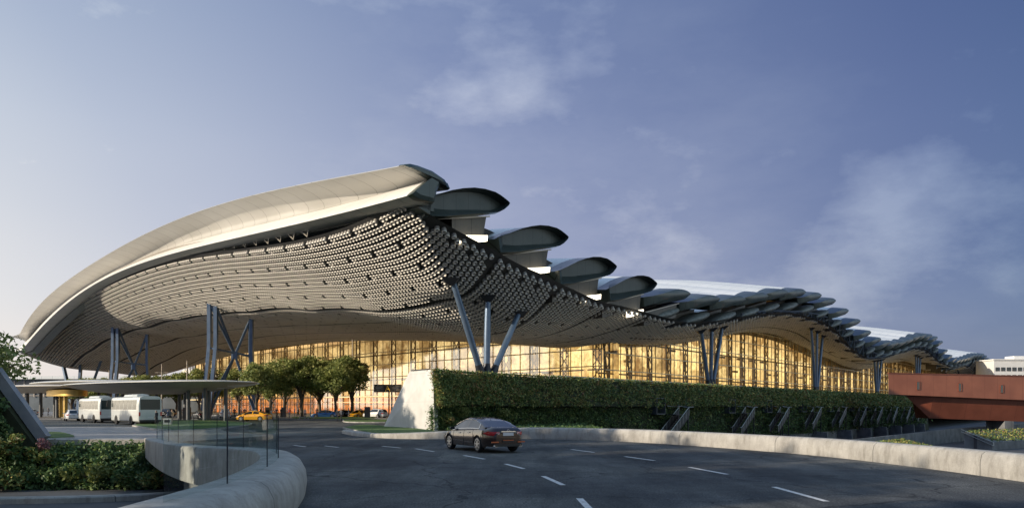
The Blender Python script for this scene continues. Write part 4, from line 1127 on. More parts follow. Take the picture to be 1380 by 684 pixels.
def car(name, label, cat, loc, rz, pt, S=SED, group=None, sign=None, scale=1.0, seg=44, detail=True):
    t = thing(name, label, cat, loc, rz, group); t.scale = (scale,)*3
    L = S['L']/2; wb = S['wb']; wr = S['wr']; ar = wr*1.17
    ys = np.linspace(-L, L, seg+1)
    def wid(y): return S['W']*(1-.30*max(0, (abs(y)-L+.75)/.75)**2.6)
    def low(y):
        z = S['z0']+(.05 if abs(y) > L-.35 else 0)
        for c in (-wb, wb):
            d = abs(y-c)
            if d < ar: z = max(z, wr+math.sqrt(ar*ar-d*d)*.98)
        return z
    ysf = sorted(set(list(ys)+[c+ar*math.cos(a) for c in (-wb, wb) for a in np.linspace(0, math.pi, 13)]))
    def half(y):
        w_ = wid(y); zb = ip(S['belt'], y); zd = ip(S['deck'], y); zl = low(y)
        pts = [(w_*.955, S['z0']), (w_*.99, .42), (w_*1.0, .60), (w_*.992, zb-.13), (w_*.96, zb-.02), (w_*.90, zb+.02), (w_*.74, zd-.012), (w_*.38, zd), (0, zd+.004)]
        return [(x, max(z, zl+.004*i)) for i, (x, z) in enumerate(pts)]
    mb = MB(); rings = []
    for y in ysf:
        h = half(y); rings.append([Vector((x, y, z)) for x, z in h]+[Vector((-x, y, z)) for x, z in h[::-1][1:]])
    mb.loft(rings, False, False)
    for y, sg in ((-L, -1), (L, 1)):
        h = half(y); a = [Vector((x, y, z)) for x, z in h]+[Vector((-x, y, z)) for x, z in h[::-1][1:]]
        b_ = [Vector((v.x*.86, y+sg*.06, .5+(v.z-.5)*.80)) for v in a]
        mb.loft([a, b_], False, False); mb.poly(b_)
    # fill the arches' wells and belly
    body = mb.build('body', pt, t, local=True, smooth=True)
    mb = MB(); mb.box((0, 0, S['z0']+.16), (S['W']*1.55, S['L']*.93, .26)); mb.box((0,-wb,.55), (S['W']*1.3, .9, .5)); mb.box((0,wb,.55), (S['W']*1.3, .9, .45))
    mb.build('underbody', M['black'], t, local=True)
    # greenhouse
    rf = S['roof']; y0, y1 = rf[0][0], rf[-1][0]
    gy = np.linspace(y0, y1, 23)
    def gsec(y):
        zr = ip(rf, y); zb = ip(S['belt'], y)+.012; wbt = wid(y)*.90; k = min(1, max(0, (zr-zb)/.5))
        wt = wbt-(.27*k)*1.0; 
        return [(wbt, zb), (wbt-(wbt-wt)*.12, zb+(zr-zb)*.14), (wbt-(wbt-wt)*.80, zb+(zr-zb)*.82), (wt-.02, zb+(zr-zb)*.93), (wt*.80, zr-.012*k), (wt*.4, zr), (0, zr+.004)]
    G_ = MB(); GL = {'side': [MB(), MB()], 'screen': MB(), 'rear': MB()}
    pill = [-.22+.02, -1.28]
    secs = [gsec(y) for y in gy]; Rr = []
    for y, s_ in zip(gy, secs): Rr.append([Vector((x, y, z)) for x, z in s_]+[Vector((-x, y, z)) for x, z in s_[::-1][1:]])
    nn = len(Rr[0])
    yscr = rf[-1][0]-.78*(1 if S is SED else .55); yrear = rf[0][0]+(.85 if S is SED else .28)
    for i in range(len(gy)-1):
        ym = (gy[i]+gy[i+1])/2
        for k in range(nn-1):
            q = [Rr[i][k], Rr[i][k+1], Rr[i+1][k+1], Rr[i+1][k]]
            side = k in (1, nn-3); top = k in (3, 4, 5, 6, 7, 8)
            kk = 'body'
            if side and rf[0][0]+(.55 if S is SED else .25) < ym < rf[-1][0]-.28 and min(abs(ym-p_) for p_ in pill) > .05: kk = 'side'
            if top and 4 <= k <= nn-6 and ym > yscr: kk = 'screen'
            if top and 4 <= k <= nn-6 and ym < yrear: kk = 'rear'
            if kk == 'body': G_.add(q, [(0,1,2,3)])
            elif kk == 'side': GL['side'][0 if k == 1 else 1].add(q, [(0,1,2,3)])
            else: GL[kk].add(q, [(0,1,2,3)])
    cab = G_.build('cabin_frame', pt, t, local=True, smooth=True)
    for mbx in GL['side']: mbx.build('side_window', M['car_glass'], t, local=True, smooth=True)
    GL['screen'].build('windscreen', M['car_glass'], t, local=True, smooth=True); GL['rear'].build('rear_window', M['car_glass'], t, local=True, smooth=True)
    # chrome window line
    if detail:
        for sx in (-1, 1):
            mb = MB(); ya, yb = rf[0][0]+.5, rf[-1][0]-.12
            line = [(sx*(gsec(y)[2][0]+.012), y, gsec(y)[2][1]+.01) for y in np.linspace(ya, yb, 14)]
            lo_ = [(sx*(gsec(y)[1][0]+.012), y, gsec(y)[1][1]-.015) for y in np.linspace(yb, ya, 8)]
            mb.tube(line+lo_+[line[0]], .014, 5); mb.build('window_trim', M['chrome'], t, local=True, smooth=True)
    # wheels
    for sx in (-1, 1):
        for yc in (-wb, wb):
            mb = MB(); c = (sx*(S['W']-.115), yc, wr)
            mb.lathe([(wr*.70,-.11),(wr*.93,-.11),(wr,-.075),(wr,.075),(wr*.93,.11),(wr*.70,.11)], c, 28, 'x')
            wh = mb.build('wheel', M['rubber'], t, local=True, smooth=True)
            mb = MB(); cx = c[0]+sx*.085
            mb.lathe([(wr*.72,-.02),(wr*.72,.028),(wr*.66,.03),(wr*.62,-.0)] if sx > 0 else [(wr*.62,.0),(wr*.66,-.03),(wr*.72,-.028),(wr*.72,.02)], (cx, yc, wr), 28, 'x')
            for k in range(7):
                a = k*2*math.pi/7+.2; d = Vector((0, math.cos(a), math.sin(a)))
                mb.bar(Vector((cx+sx*.02, yc, wr))+d*.03, Vector((cx+sx*.02, yc, wr))+d*wr*.68, .055, .03, up=(1,0,0))
            mb.lathe([(.05,-.01),(.05,.035),(.02,.04)] if sx > 0 else [(.02,-.04),(.05,-.035),(.05,.01)], (cx, yc, wr), 12, 'x')
            mb.build('rim', M['alloy'], wh, local=True, smooth=True)
            mb = MB(); mb.lathe([(wr*.6,-.004),(wr*.6,.004)], (cx-sx*.03, yc, wr), 20, 'x'); mb.build('brake_disc', M['brake'], wh, local=True)
    # lamps
    zt = ip(S['belt'], -L+.1)
    for sx in (-1, 1):
        mb = MB(); w0 = wid(-L+.02); w1 = wid(-L+.42)
        z1, z2 = zt-.20, zt-.015
        R1 = [Vector((sx*(w1+.012), -L+.46, (z1+z2)/2+.03)), Vector((sx*(wid(-L+.2)+.016), -L+.22, z2)), Vector((sx*(w0*.97+.01), -L+.005, z2-.01)), Vector((sx*w0*.60, -L-.068, z2-.02))]
        R2 = [Vector((sx*(w1+.012), -L+.46, (z1+z2)/2-.0)), Vector((sx*(wid(-L+.2)+.016), -L+.22, z1+.02)), Vector((sx*(w0*.97+.01), -L+.005, z1+.0)), Vector((sx*w0*.62, -L-.068, z1+.05))]
        mid_ = [(a+b_)/2+Vector((sx*.012, -.012, 0)) for a, b_ in zip(R1, R2)]
        mb.loft([R1, mid_, R2], False, False); tl = mb.build('tail_lamp', M['lamp_red'], t, local=True, smooth=True)
        mb = MB(); mb.loft([[R1[2].lerp(R1[3], .45)+Vector((0,-.012,-.03)), R1[3]+Vector((0,-.012,-.03))], [R2[2].lerp(R2[3], .45)+Vector((0,-.016,.03)), R2[3]+Vector((0,-.012,.03))]], False, False); mb.build('lamp_lens', M['lamp_clear'], tl, local=True)
        mb = MB(); zf = ip(S['belt'], L-.15)
        mb.loft([[Vector((sx*(wid(L-.5)+.01), L-.52, zf+.12)), Vector((sx*(wid(L-.2)+.01), L-.2, zf+.05)), Vector((sx*wid(L)*.9, L+.01, zf-.02)), Vector((sx*wid(L)*.55, L+.06, zf-.05))],
                 [Vector((sx*(wid(L-.5)+.01), L-.5, zf+.03)), Vector((sx*(wid(L-.2)+.01), L-.2, zf-.09)), Vector((sx*wid(L)*.9, L+.02, zf-.14)), Vector((sx*wid(L)*.55, L+.062, zf-.14))]], False, False)
        mb.build('headlight', M['lamp_clear'], t, local=True, smooth=True)
        mb = MB(); ym = rf[-1][0]-.32; zb = ip(S['belt'], ym)
        mb.loft([[Vector((sx*(wid(ym)*.93+dx), ym+dy, zb+.09+dz)) for dx, dz in ((0,-.05),(.0,.06),(.19,.075),(.22,.0),(.17,-.055))] for dy in (-.05, .05)], True, True)
        mb.build('door_mirror', pt if not detail else M['black'], t, local=True, smooth=True)
        for yh in (-.55, .42):
            mb = MB(); mb.bar((sx*(wid(yh)*.995+.012), yh, ip(S['belt'], yh)-.12), (sx*(wid(yh)*.995+.012), yh-.2, ip(S['belt'], yh-.2)-.115), .03, .03); mb.build('door_handle', M['chrome'], t, local=True)
        if detail:
            mb = MB(); mb.lathe([(.055,-.06),(.06,0),(.05,.02)][::-1], (sx*.58, -L-.03, .30), 10, 'y', sx=1.6); mb.build('exhaust_pipe', M['chrome'], t, local=True)
            mb = MB(); mb.box((sx*.63, -L-.075, .47), (.34, .03, .05)); mb.build('reflector', M['amber'], t, local=True)
    mb = MB(); mb.box((0, -L-.073, zt-.13), (.50, .02, .13)); mb.build('number_plate', M['plate'], t, local=True)
    if detail:
        mb = MB(); mb.bar((-.34, -L-.07, zt-.02), (.34, -L-.07, zt-.02), .04, .035); mb.build('boot_trim', M['chrome'], t, local=True)
        mb = MB(); mb.box((0, -L-.075, .50), (.56, .025, .10)); mb.box((0, -L-.06, .34), (1.3, .06, .12)); mb.build('rear_diffuser', M['black'], t, local=True)
        mb = MB(); mb.box((0, -L-.090, .54), (.5, .012, .03)); mb.build('reflector', M['amber'], t, local=True)
        mb = MB(); mb.loft([[Vector((-.012,-.92,1.42)), Vector((.012,-.92,1.42))], [Vector((-.006,-1.02,1.47)), Vector((.006,-1.02,1.47))]], False, False); mb.build('roof_aerial', M['black'], t, local=True)
        # shut lines
        mb = MB()
        for sx in (-1, 1):
            for yd in (-1.02, -.12, .98):
                mb.tube([(sx*(wid(yd)*a+.002), yd, z) for a, z in ((.955,.27),(.99,.42),(1,.6),(.992,ip(S['belt'], yd)-.13),(.96,ip(S['belt'], yd)-.02),(.905, ip(S['belt'], yd)+.015))], .006, 4)
        mb.tube([(x, -L-.062, zt-.22) for x in (-.62,0,.62)], .007, 4)
        mb.build('shut_lines', M['black'], t, local=True)
        mb = MB(); mb.tube([(.03*math.cos(a)*1.6, -L-.078, zt+.035+.03*math.sin(a)) for a in np.linspace(0, 2*math.pi, 13)], .005, 5); mb.build('boot_emblem', M['chrome'], t, local=True)
    if sign:
        mb = MB(); mb.box((0, -.2, ip(rf, -.2)+.09), (.5, .16, .15)); mb.build('roof_sign', M['white_paint'], t, local=True)
    return t
carp = ground(648, 606.6)
car('parked_car', 'glossy dark bronze saloon car driving away on the road before the green mound', 'car', (carp.x, carp.y+.35, .008), R(29), PT['brown'], seg=50, scale=1.03)
def put(px, py): p = ground(px, py); return (p.x, p.y, .0)
def putz(px, py, z=.15): p = ground(px, py, z); return (p.x, p.y, z)
car('suv', 'white suv parked on the plaza just right of the bus canopy columns', 'car', put(304, 563.6), R(20), PT['white'], SUV, detail=False)
car('taxi', 'yellow taxi with a pale windscreen crossing the plaza left of the tree row', 'taxi', put(342, 567), R(80), PT['yellow'], SED, detail=False, sign=True)
car('parked_car', 'black car half hidden behind the bus canopy columns', 'car', put(271, 564.5), R(35), PT['black'], SED, detail=False)
car('parked_car', 'dark blue car parked behind the trunks of the plaza trees', 'car', put(438, 562.8), R(95), PT['blue'], SED, detail=False)
car('parked_car', 'black car parked right of the dark blue car behind the mast', 'car', put(463, 562.3), R(80), PT['black'], SED, detail=False)
car('taxi', 'small yellow taxi to the right of the tall mast', 'taxi', put(485, 562.6), R(150), PT['yellow'], SED, detail=False, sign=True)
car('suv', 'white suv beneath the road sign', 'car', put(506, 563.2), R(60), PT['white'], SUV, detail=False)
car('suv', 'white car queued between the gold kiosk and the coaches', 'car', put(97, 566.5), R(35), PT['white'], SUV, detail=False)
car('parked_car', 'silver car under the canopy near the left edge', 'car', put(42, 559.5), R(50), PT['silver'], SED, detail=False)
car('suv', 'dark suv parked at the entrance seen under the bus canopy', 'car', put(222, 561.5), R(70), PT['black'], SUV, detail=False)

def coach(label, loc, rz):
    t = thing('coach', label, 'bus', loc, rz, 'coaches waiting under the canopy')
    L, W, H = 11.0, 2.5, 3.15
    def sec(y, k=1.0, dz=0):
        return [Vector((x*k, y, z)) for x, z in [(1.16,.42),(1.23,.5),(1.25,1.4),(1.24,2.2),(1.20,2.85),(1.10,3.06),(.85,3.17),(.4,3.21),(0,3.22)]]+[Vector((-x*k, y, z)) for x, z in [(.4,3.21),(.85,3.17),(1.10,3.06),(1.20,2.85),(1.24,2.2),(1.25,1.4),(1.23,.5),(1.16,.42)]]
    mb = MB(); mb.loft([sec(-.08,.93), sec(.02,.985), sec(.2), sec(L-.4), sec(L-.05,.95), sec(L+.1,.86)], True, True)
    mb.build('body', PT['coach'], t, local=True, smooth=True)
    mb = MB(); mb.loft([[Vector((x*s, y, z)) for x, z in ((-.95,3.15),(-.8,3.4),(0,3.5),(.8,3.4),(.95,3.15))] for y, s in ((2.6,.7),(3.2,1),(6.6,1),(7.6,.7))], True, True); mb.build('roof_unit', PT['coach'], t, local=True, smooth=True)
    for sx in (-1, 1):
        for k in range(6):
            y0 = .55+k*1.68
            mb = MB(); mb.loft([[Vector((sx*1.252, y, 1.72)), Vector((sx*1.243, y, 2.25)), Vector((sx*1.222, y, 2.78))] for y in (y0, y0+1.58)], False, False)
            mb.build('side_window', M['coach_glass'], t, local=True)
        for yc in (2.6, 8.6):
            mb = MB(); c = (sx*1.13, yc, .5); mb.lathe([(.3,-.14),(.46,-.14),(.5,-.1),(.5,.1),(.46,.14),(.3,.14)], c, 20, 'x'); wh = mb.build('wheel', M['rubber'], t, local=True, smooth=True)
            mb = MB(); mb.lathe([(.3,-.02),(.3,.03)], (sx*1.24, yc, .5), 16, 'x'); mb.lathe([(.1,-.02),(.1,.06)], (sx*1.24, yc, .5), 10, 'x'); mb.build('rim', M['alloy'], wh, local=True)
            mb = MB(); arc = [(sx*1.256, yc+.66*math.cos(a), .45+.62*math.sin(a)) for a in np.linspace(0, math.pi, 11)]; mb.poly(arc); mb.build('wheel_arch', M['black'], t, local=True)
        mb = MB(); mb.box((sx*1.10, -.09, 1.25), (.16, .06, .42)); mb.build('tail_lamp', M['lamp_red'], t, local=True)
        mb = MB(); mb.tube([(sx*1.15, L+.1, 2.9), (sx*1.5, L+.35, 2.8), (sx*1.5, L+.35, 2.3)], .04, 6); mb.box((sx*1.5, L+.35, 2.25), (.2,.1,.45)); mb.build('mirror', M['black'], t, local=True)
    mb = MB(); mb.loft([[Vector((x, -.088, z)) for x in (-1.02,-.5,0,.5,1.02)] for z in (1.72, 2.85)], False, False); mb.build('rear_window', M['coach_glass'], t, local=True)
    mb = MB(); mb.loft([[Vector((x, L+.108, z)) for x in (-.98,0,.98)] for z in (1.3, 2.75)], False, False); mb.build('windscreen', M['coach_glass'], t, local=True)
    mb = MB(); mb.box((0, -.09, .85), (.5, .02, .14)); mb.build('number_plate', M['plate'], t, local=True)
    mb = MB(); mb.box((0, -.06, .5), (2.2, .16, .22)); mb.build('bumper', M['black'], t, local=True)
    mb = MB(); mb.box((0, L/2, .45), (2.0, L*.95, .35)); mb.build('underbody', M['black'], t, local=True)
    return t
PT['coach'] = mat('pearl_grey_coach_paint', (.50,.53,.52), .32, coat=.5, col2=(.56,.59,.58), scale=.4, lines=[((0,0,1), 1.05, .012, (.25,.27,.27))])
M['coach_glass'] = mat('coach_window_glass', (.03,.042,.042), .2, spec=.4, coat=.1)
ca = math.atan2(.74, -.67)-math.pi/2
coach('nearest pearl grey coach, its rear facing the road, under the bus canopy', (-39.6, 81.2, 0), ca)
coach('farther pearl grey coach, in front of the nearest coach and partly hidden by it', (-51.3+.7, 93.4, 0), ca)

# ================================================================ CANOPIES
def canopy(label, cx, cy, a, b_, ang, zr, depth, m, cols, ribs=True):
    t = thing('bus_canopy', label, 'canopy', (cx, cy, 0), ang, 'leaf shaped canopies over the bus stops')
    n_ = 64; mb = MB(); rings = []
    for k, (s, z) in enumerate([(0.02, zr+.55), (.5, zr+.45), (.85, zr+.25), (.97, zr+.12), (1.0, zr+.02), (1.0, zr-.06), (.97, zr-.12), (.85, zr-depth*.32), (.6, zr-depth*.74), (.3, zr-depth*.97), (.02, zr-depth)]):
        rings.append([Vector((a*s*math.copysign(abs(math.cos(2*math.pi*i/n_))**.85, math.cos(2*math.pi*i/n_)), b_*s*math.sin(2*math.pi*i/n_), z)) for i in range(n_)])
    mb.loft(rings, True, True); mb.build('canopy_roof', m, t, local=True, smooth=True)
    if ribs:
        for i in range(0, 16):
            x = -a*.86+i*a*1.72/15; w_ = b_*math.sqrt(max(0, 1-(x/a)**2))
            if w_ < 1.2: continue
            mb = MB(); mb.tube([(x+.9*v, w_*v*.96, zr-.10-depth*(1-(abs(v)*.93+.05)**1.7*.999)*(1-(x/a)**2)**.8*.92) for v in (-1,-.8,-.6,-.4,-.2,0)], .09, 5)
            mb.build('canopy_rib', m, t, local=True)
    for (x, y) in cols:
        mb = MB(); mb.tube([(x, y, 0), (x, y, zr-.35)], [.30, .27], 10); mb.build('canopy_column', M['col_grey'], t, local=True, smooth=True)
    return t
M['canopy'] = mat('pale_canopy_metal', (.50,.52,.52), .42, metal=.15, col2=(.6,.61,.6), scale=.3)
M['canopy_warm'] = mat('warm_canopy_metal', (.55,.52,.46), .5, metal=.1, col2=(.62,.58,.52), scale=.3)
M['col_grey'] = mat('grey_column_paint', (.10,.11,.12), .5, col2=(.14,.15,.16), scale=1)
ang1 = math.atan2(.60, -.80)
canopy('large grey leaf shaped canopy above the two coaches', -55.0, 114.0, 23.0, 9.0, ang1, 5.45, 1.5, M['canopy'], [(-17,-1.5),(-16.2,1.2),(-13.5,-1),(-12.6,1.6),(-9,0),(-2,-3),(5,-3),(12,-1)])
canopy('smaller pale canopy overlapping the left end of the large grey canopy', -76, 134, 17, 7.5, ang1, 6.3, 1.1, M['canopy'], [(-9,1),(-3,0),(4,0),(10,1)])
canopy('sunlit pale canopy left of the coaches behind the gold columned kiosk', -87, 137, 23, 9, ang1, 5.5, .9, M['canopy_warm'], [(-12,2),(-6,0),(0,0),(6,0),(12,0)])
# gold kiosk
kc = ground(85, 563.6)
kp_ = thing('gold_kiosk', 'gold ring canopy on two gold posts left of the coaches', 'shelter', (kc.x, kc.y, 0), ang1+math.pi)
mb = MB(); mb.loft([[Vector((5.2*r_*math.copysign(abs(math.cos(a))**.7, math.cos(a))+1.5, 2.3*r_*math.sin(a), z)) for a in np.linspace(0, 2*math.pi, 40, endpoint=False)] for r_, z in ((.05,4.95),(1,4.9),(1,3.85),(.05,3.8))], True, True)
mb.build('ring_roof', M['gold'], kp_, local=True, smooth=True)
for x in (-1.2, .9):
    mb = MB(); mb.box((x, 0, 1.93), (.7, .5, 3.86)); mb.build('post', M['gold'], kp_, local=True)
    mb = MB(); mb.box((x, 0, .12), (1.2, .9, .24)); mb.build('post_base', M['concrete'], kp_, local=True)

# ================================================================ STREET FURNITURE
def mast(px, py, top, label, arm=None, Y=None):
    p = ground(px, py) if Y is None else Vector((at(px, 548, Y).x, Y, 0)); H_ = 2+(HOR-top)/FOC*p.y
    t = thing('light_mast', label, 'lamp post', (p.x, p.y, 0), 0, 'slim light masts on the plaza')
    mb = MB(); mb.tube([(0,0,0), (0,0,H_*.5), (0,0,H_)], [.17, .13, .08], 10); mb.build('pole', M['pole'], t, local=True, smooth=True)
    mb = MB(); mb.lathe([(.34,0),(.34,.35),(.22,.5)], (0,0,0), 12); mb.build('base', M['pole'], t, local=True)
    if arm:
        z = 2+(HOR-arm)/FOC*p.y
        for sg in (-1, 1):
            mb = MB(); mb.tube([(0,0,z), (sg*.9,0,z+.08)], .05, 6); mb.box((sg*1.0,0,z+.06), (.55,.22,.1)); mb.build('lamp_arm', M['pole'], t, local=True)
    return t
M['pole'] = mat('pale_mast_paint', (.42,.37,.30), .5, metal=.2)
mast(475, 561.5, 456, 'tall pale light mast with two short arms in front of the plaza trees', 506)
mast(218, 560, 490, 'short light mast above the middle of the bus canopy', 502, Y=150)
mast(252, 560, 486, 'light mast above the bus canopy nearer the big lattice column', None, Y=150)
mast(147, 560, 498, 'faint light mast left of the small lattice column', None, Y=175)
sg = ground(524, 562.5)
st_ = thing('road_sign', 'wide dark road sign with a yellow letter A on two posts', 'sign', (sg.x, sg.y, 0))
k_ = sg.y/FOC
z1 = 2+(HOR-528)*k_; z2 = 2+(HOR-517.5)*k_
for x in (-6*k_, -2*k_): 
    mb = MB(); mb.box((x+4*k_*1.5, .1, z2/2), (.22,.22,z2)); mb.build('post', M['darksteel'], st_, local=True)
M['sign_face'] = mat('dark_sign_face', (.045,.04,.03), .5); M['sign_yellow'] = mat('yellow_sign_letter', (.85,.5,.05), .5); M['sign_panel'] = mat('sign_text_panel', (.12,.10,.075), .5, col2=(.17,.14,.10), scale=3)
mb = MB(); mb.box((-1.5*k_, 0, (z1+z2)/2), (37*k_, .18, z2-z1)); mb.build('sign_board', M['sign_face'], st_, local=True)
for cx_ in (-13*k_, 10.5*k_):
    mb = MB(); mb.box((cx_, -.10, (z1+z2)/2), (12.5*k_, .03, (z2-z1)*.78)); pn = mb.build('sign_panel', M['sign_panel'], st_, local=True)
    for j, (l_, o_) in enumerate(((9,0),(7,-1),(4,-2))):
        mb = MB(); mb.box((cx_+o_*k_*.6, -.125, z2-(z2-z1)*(.3+.2*j)), (l_*k_, .012, .10)); mb.build('text_line', M['edge'], pn, local=True)
cu = bpy.data.curves.new('letter', 'FONT'); cu.body = 'A'; cu.size = (z2-z1)*1.0; cu.align_x = 'CENTER'; cu.extrude = .02
tmp = bpy.data.objects.new('tmp', cu); COL.objects.link(tmp); bpy.context.view_layer.update()
me = bpy.data.meshes.new_from_object(tmp.evaluated_get(bpy.context.evaluated_depsgraph_get())); bpy.data.objects.remove(tmp)
me.materials.clear(); me.materials.append(M['sign_yellow'])
lo = bpy.data.objects.new('letter', me); COL.objects.link(lo); lo.parent = st_; lo.location = (-1.4*k_, -.13, z1+(z2-z1)*.14); lo.rotation_euler = (R(90), 0, 0)
# bins, kiosks, bollards under the canopy
def bin_(name, label, cat, px, py, w_, d_, h_, m, cap=True):
    p = ground(px, py); t = thing(name, label, cat, (p.x, p.y, 0), .2)
    mb = MB(); mb.loft([[Vector((x*w_/2*s, y*d_/2*s, z)) for x, y in ((-1,-1),(1,-1),(1,1),(-1,1))] for s, z in ((.92,0),(1,.08),(1,h_*.93),(.95,h_))], True, True); mb.build('cabinet', m, t, local=True)
    mb = MB(); mb.box((0,0,h_+.03), (w_*1.06,d_*1.06,.06)); mb.build('lid', M['darksteel'], t, local=True)
    mb = MB(); mb.box((0,-d_/2-.012,h_*.62), (w_*.7,.02,h_*.35)); mb.build('front_panel', M['black'] if m is not M['black'] else M['darksteel'], t, local=True)
bin_('information_kiosk', 'tall black kiosk between the canopy columns', 'kiosk', 252, 567, 1.0, .5, 1.9, M['black'])
bin_('litter_bin', 'pale grey litter bin beside the people under the canopy', 'bin', 226, 573.5, .75, .6, .85, M['canopy'])
bin_('information_kiosk', 'dark brown panel kiosk under the tree left of the tall mast', 'kiosk', 382, 562.6, .9, .4, 1.9, M['darksteel'])
bin_('information_kiosk', 'dark panel kiosk right of the small yellow taxi', 'kiosk', 495, 563.5, 1.0, .4, 2.0, M['darksteel'])
bin_('information_kiosk', 'slim dark kiosk behind the yellow taxi', 'kiosk', 361, 563.2, .8, .4, 1.9, M['mullion'])
for i, px in enumerate((408, 419)):
    p = ground(px, 565.2); b_ = thing('bench', ('left' if i == 0 else 'right')+' low stone bench at the front of the plaza tree row', 'bench', (p.x, p.y, 0), 0, 'stone benches')
    mb = MB(); mb.box((0,0,.42), (1.1,.5,.1)); mb.build('seat', M['concrete'], b_, local=True)
    for sx in (-1, 1):
        mb = MB(); mb.box((sx*.42,0,.2), (.14,.42,.36)); mb.build('leg', M['concrete'], b_, local=True)

# ================================================================ PEOPLE
def cloth(name, c): return mat(name, c, .85)
CL = [cloth('dark_jacket', (.03,.035,.045)), cloth('white_shirt', (.6,.6,.58)), cloth('navy_coat', (.03,.05,.10)), cloth('grey_coat', (.14,.14,.15)), cloth('red_top', (.3,.05,.04)), cloth('tan_coat', (.3,.22,.14))]
TR = [cloth('black_trousers', (.02,.02,.025)), cloth('denim', (.05,.08,.14)), cloth('grey_trousers', (.10,.10,.11))]
HAIR = mat('dark_hair', (.015,.012,.01), .7)
def person_mesh(pose):
    st = {'stand': .09, 'walk': .30, 'stride': .40}[pose]; ar = {'stand': .04, 'walk': .18, 'stride': .26}[pose]
    J = {'pel': (0,0,.93), 'wa': (0,.01,1.08), 'ch': (0,.0,1.30), 'nk': (0,.01,1.47), 'hd0': (0,.02,1.56), 'hd1': (0,.025,1.70),
         'hl': (-.09,0,.90), 'kl': (-.10,st*.62,.50), 'al': (-.10,st*.75,.09), 'tl': (-.10,st*.75+.15,.04),
         'hr': (.09,0,.90), 'kr': (.10,-st*.2,.49), 'ar': (.10,-st*1.0,.11), 'tr': (.10,-st*1.0+.14,.04),
         'sl': (-.18,0,1.41), 'el': (-.23,-ar*.6,1.14), 'wl': (-.23,-ar*.5+.08,.90), 'fl': (-.23,-ar*.5+.12,.80),
         'sr': (.18,0,1.41), 'er': (.23,ar*.5,1.14), 'wr': (.23,ar+.06,.91), 'fr': (.23,ar+.11,.81)}
    Rd = {'pel': .15, 'wa': .13, 'ch': .165, 'nk': .06, 'hd0': .088, 'hd1': .085, 'h': .095, 'k': .062, 'a': .045, 't': .04, 's': .068, 'e': .045, 'w': .033, 'f': .032}
    E = [('pel','wa'),('wa','ch'),('ch','nk'),('nk','hd0'),('hd0','hd1')]+[e for s in 'lr' for e in (('pel','h'+s),('h'+s,'k'+s),('k'+s,'a'+s),('a'+s,'t'+s),('ch','s'+s),('s'+s,'e'+s),('e'+s,'w'+s),('w'+s,'f'+s))]
    E = [(('ar' if False else a), b_) for a, b_ in E]
    ks_ = list(J); me = bpy.data.meshes.new('person'); me.from_pydata([J[k] for k in ks_], [(ks_.index(a), ks_.index(b_)) for a, b_ in E], [])
    o = bpy.data.objects.new('tmp', me); COL.objects.link(o)
    o.modifiers.new('s', 'SKIN'); sub = o.modifiers.new('u', 'SUBSURF'); sub.levels = 1
    for i, k in enumerate(ks_):
        r_ = Rd.get(k, Rd.get(k[0], .05)); fl2 = .72 if k in ('pel','wa','ch') else 1
        me.skin_vertices[0].data[i].radius = (r_, r_*fl2); me.skin_vertices[0].data[i].use_root = (k == 'pel')
    bpy.context.view_layer.update()
    out = bpy.data.meshes.new_from_object(o.evaluated_get(bpy.context.evaluated_depsgraph_get())); bpy.data.objects.remove(o)
    return out
pm = {}
for pose in ('stand', 'walk', 'stride'):
    base_me = person_mesh(pose)
    for ci in range(len(CL)):
        me = base_me.copy(); me.materials.clear()
        for m_ in (CL[ci], TR[ci % 3], M['skin'], HAIR, M['black']): me.materials.append(m_)
        for p_ in me.polygons:
            c_ = p_.center; k = 0
            if c_.z < .07: k = 4
            elif c_.z < .93: k = 1
            if c_.z >= 1.47: k = 2
            if c_.z > 1.66 or (c_.z > 1.54 and c_.y < 0.0): k = 3
            if abs(c_.x) > .19 and c_.z < .90: k = 2
            p_.material_index = k; p_.use_smooth = True
        pm[(pose, ci)] = me
PL = [(211,573,'stand',0,'person in dark clothes standing at the rear corner of the nearest coach'),(226,569.5,'walk',2,'person in navy under the canopy beside the litter bin'),(232,569,'stand',5,'person in tan coat under the canopy, right of the one in navy'),(229.5,570,'stand',3,'person in grey standing between the navy and tan coats under the canopy'),
      (316,563.3,'stand',0,'dark clad person standing right of the white suv'),(323,564.2,'walk',2,'person in navy walking between the white suv and the yellow taxi'),(330,562.4,'stand',3,'person in grey behind the yellow taxi'),(365.5,566,'walk',1,'person in a white shirt walking before the third plaza tree'),(351,563.6,'stand',0,'dark clad person under the leftmost plaza tree'),(373,564.6,'stand',3,'person in grey right of the white shirted person'),
      (379,563.2,'stand',0,'dark clad person beside the brown panel kiosk'),(390,563.4,'walk',4,'person in red walking under the middle plaza trees'),(397,562.8,'stand',2,'person in navy under the fourth plaza tree'),(402,563.8,'walk',0,'dark clad person left of the stone benches'),(411,564.6,'stand',1,'person in white behind the left stone bench'),(418,563.4,'stand',5,'person in tan coat behind the right stone bench'),
      (455,567,'walk',0,'left person of the dark pair walking on the plaza edge before the mast'),(460,567.3,'stride',3,'right person of the dark pair walking on the plaza edge before the mast'),(427,563.2,'stand',0,'dark clad person left of the dark blue car'),(470,563,'stand',2,'person in navy just left of the tall mast'),
      (240,561.8,'stand',0,'dark clad person far under the canopy'),(247,562,'walk',4,'person in red far under the canopy'),(58,559.8,'stand',0,'dark clad person beneath the left canopy'),(65,560.4,'walk',3,'person in grey walking beneath the left canopy'),(337,562.2,'walk',5,'person in tan coat behind the yellow taxi'),(285,562.4,'stand',2,'person in navy behind the white suv')]
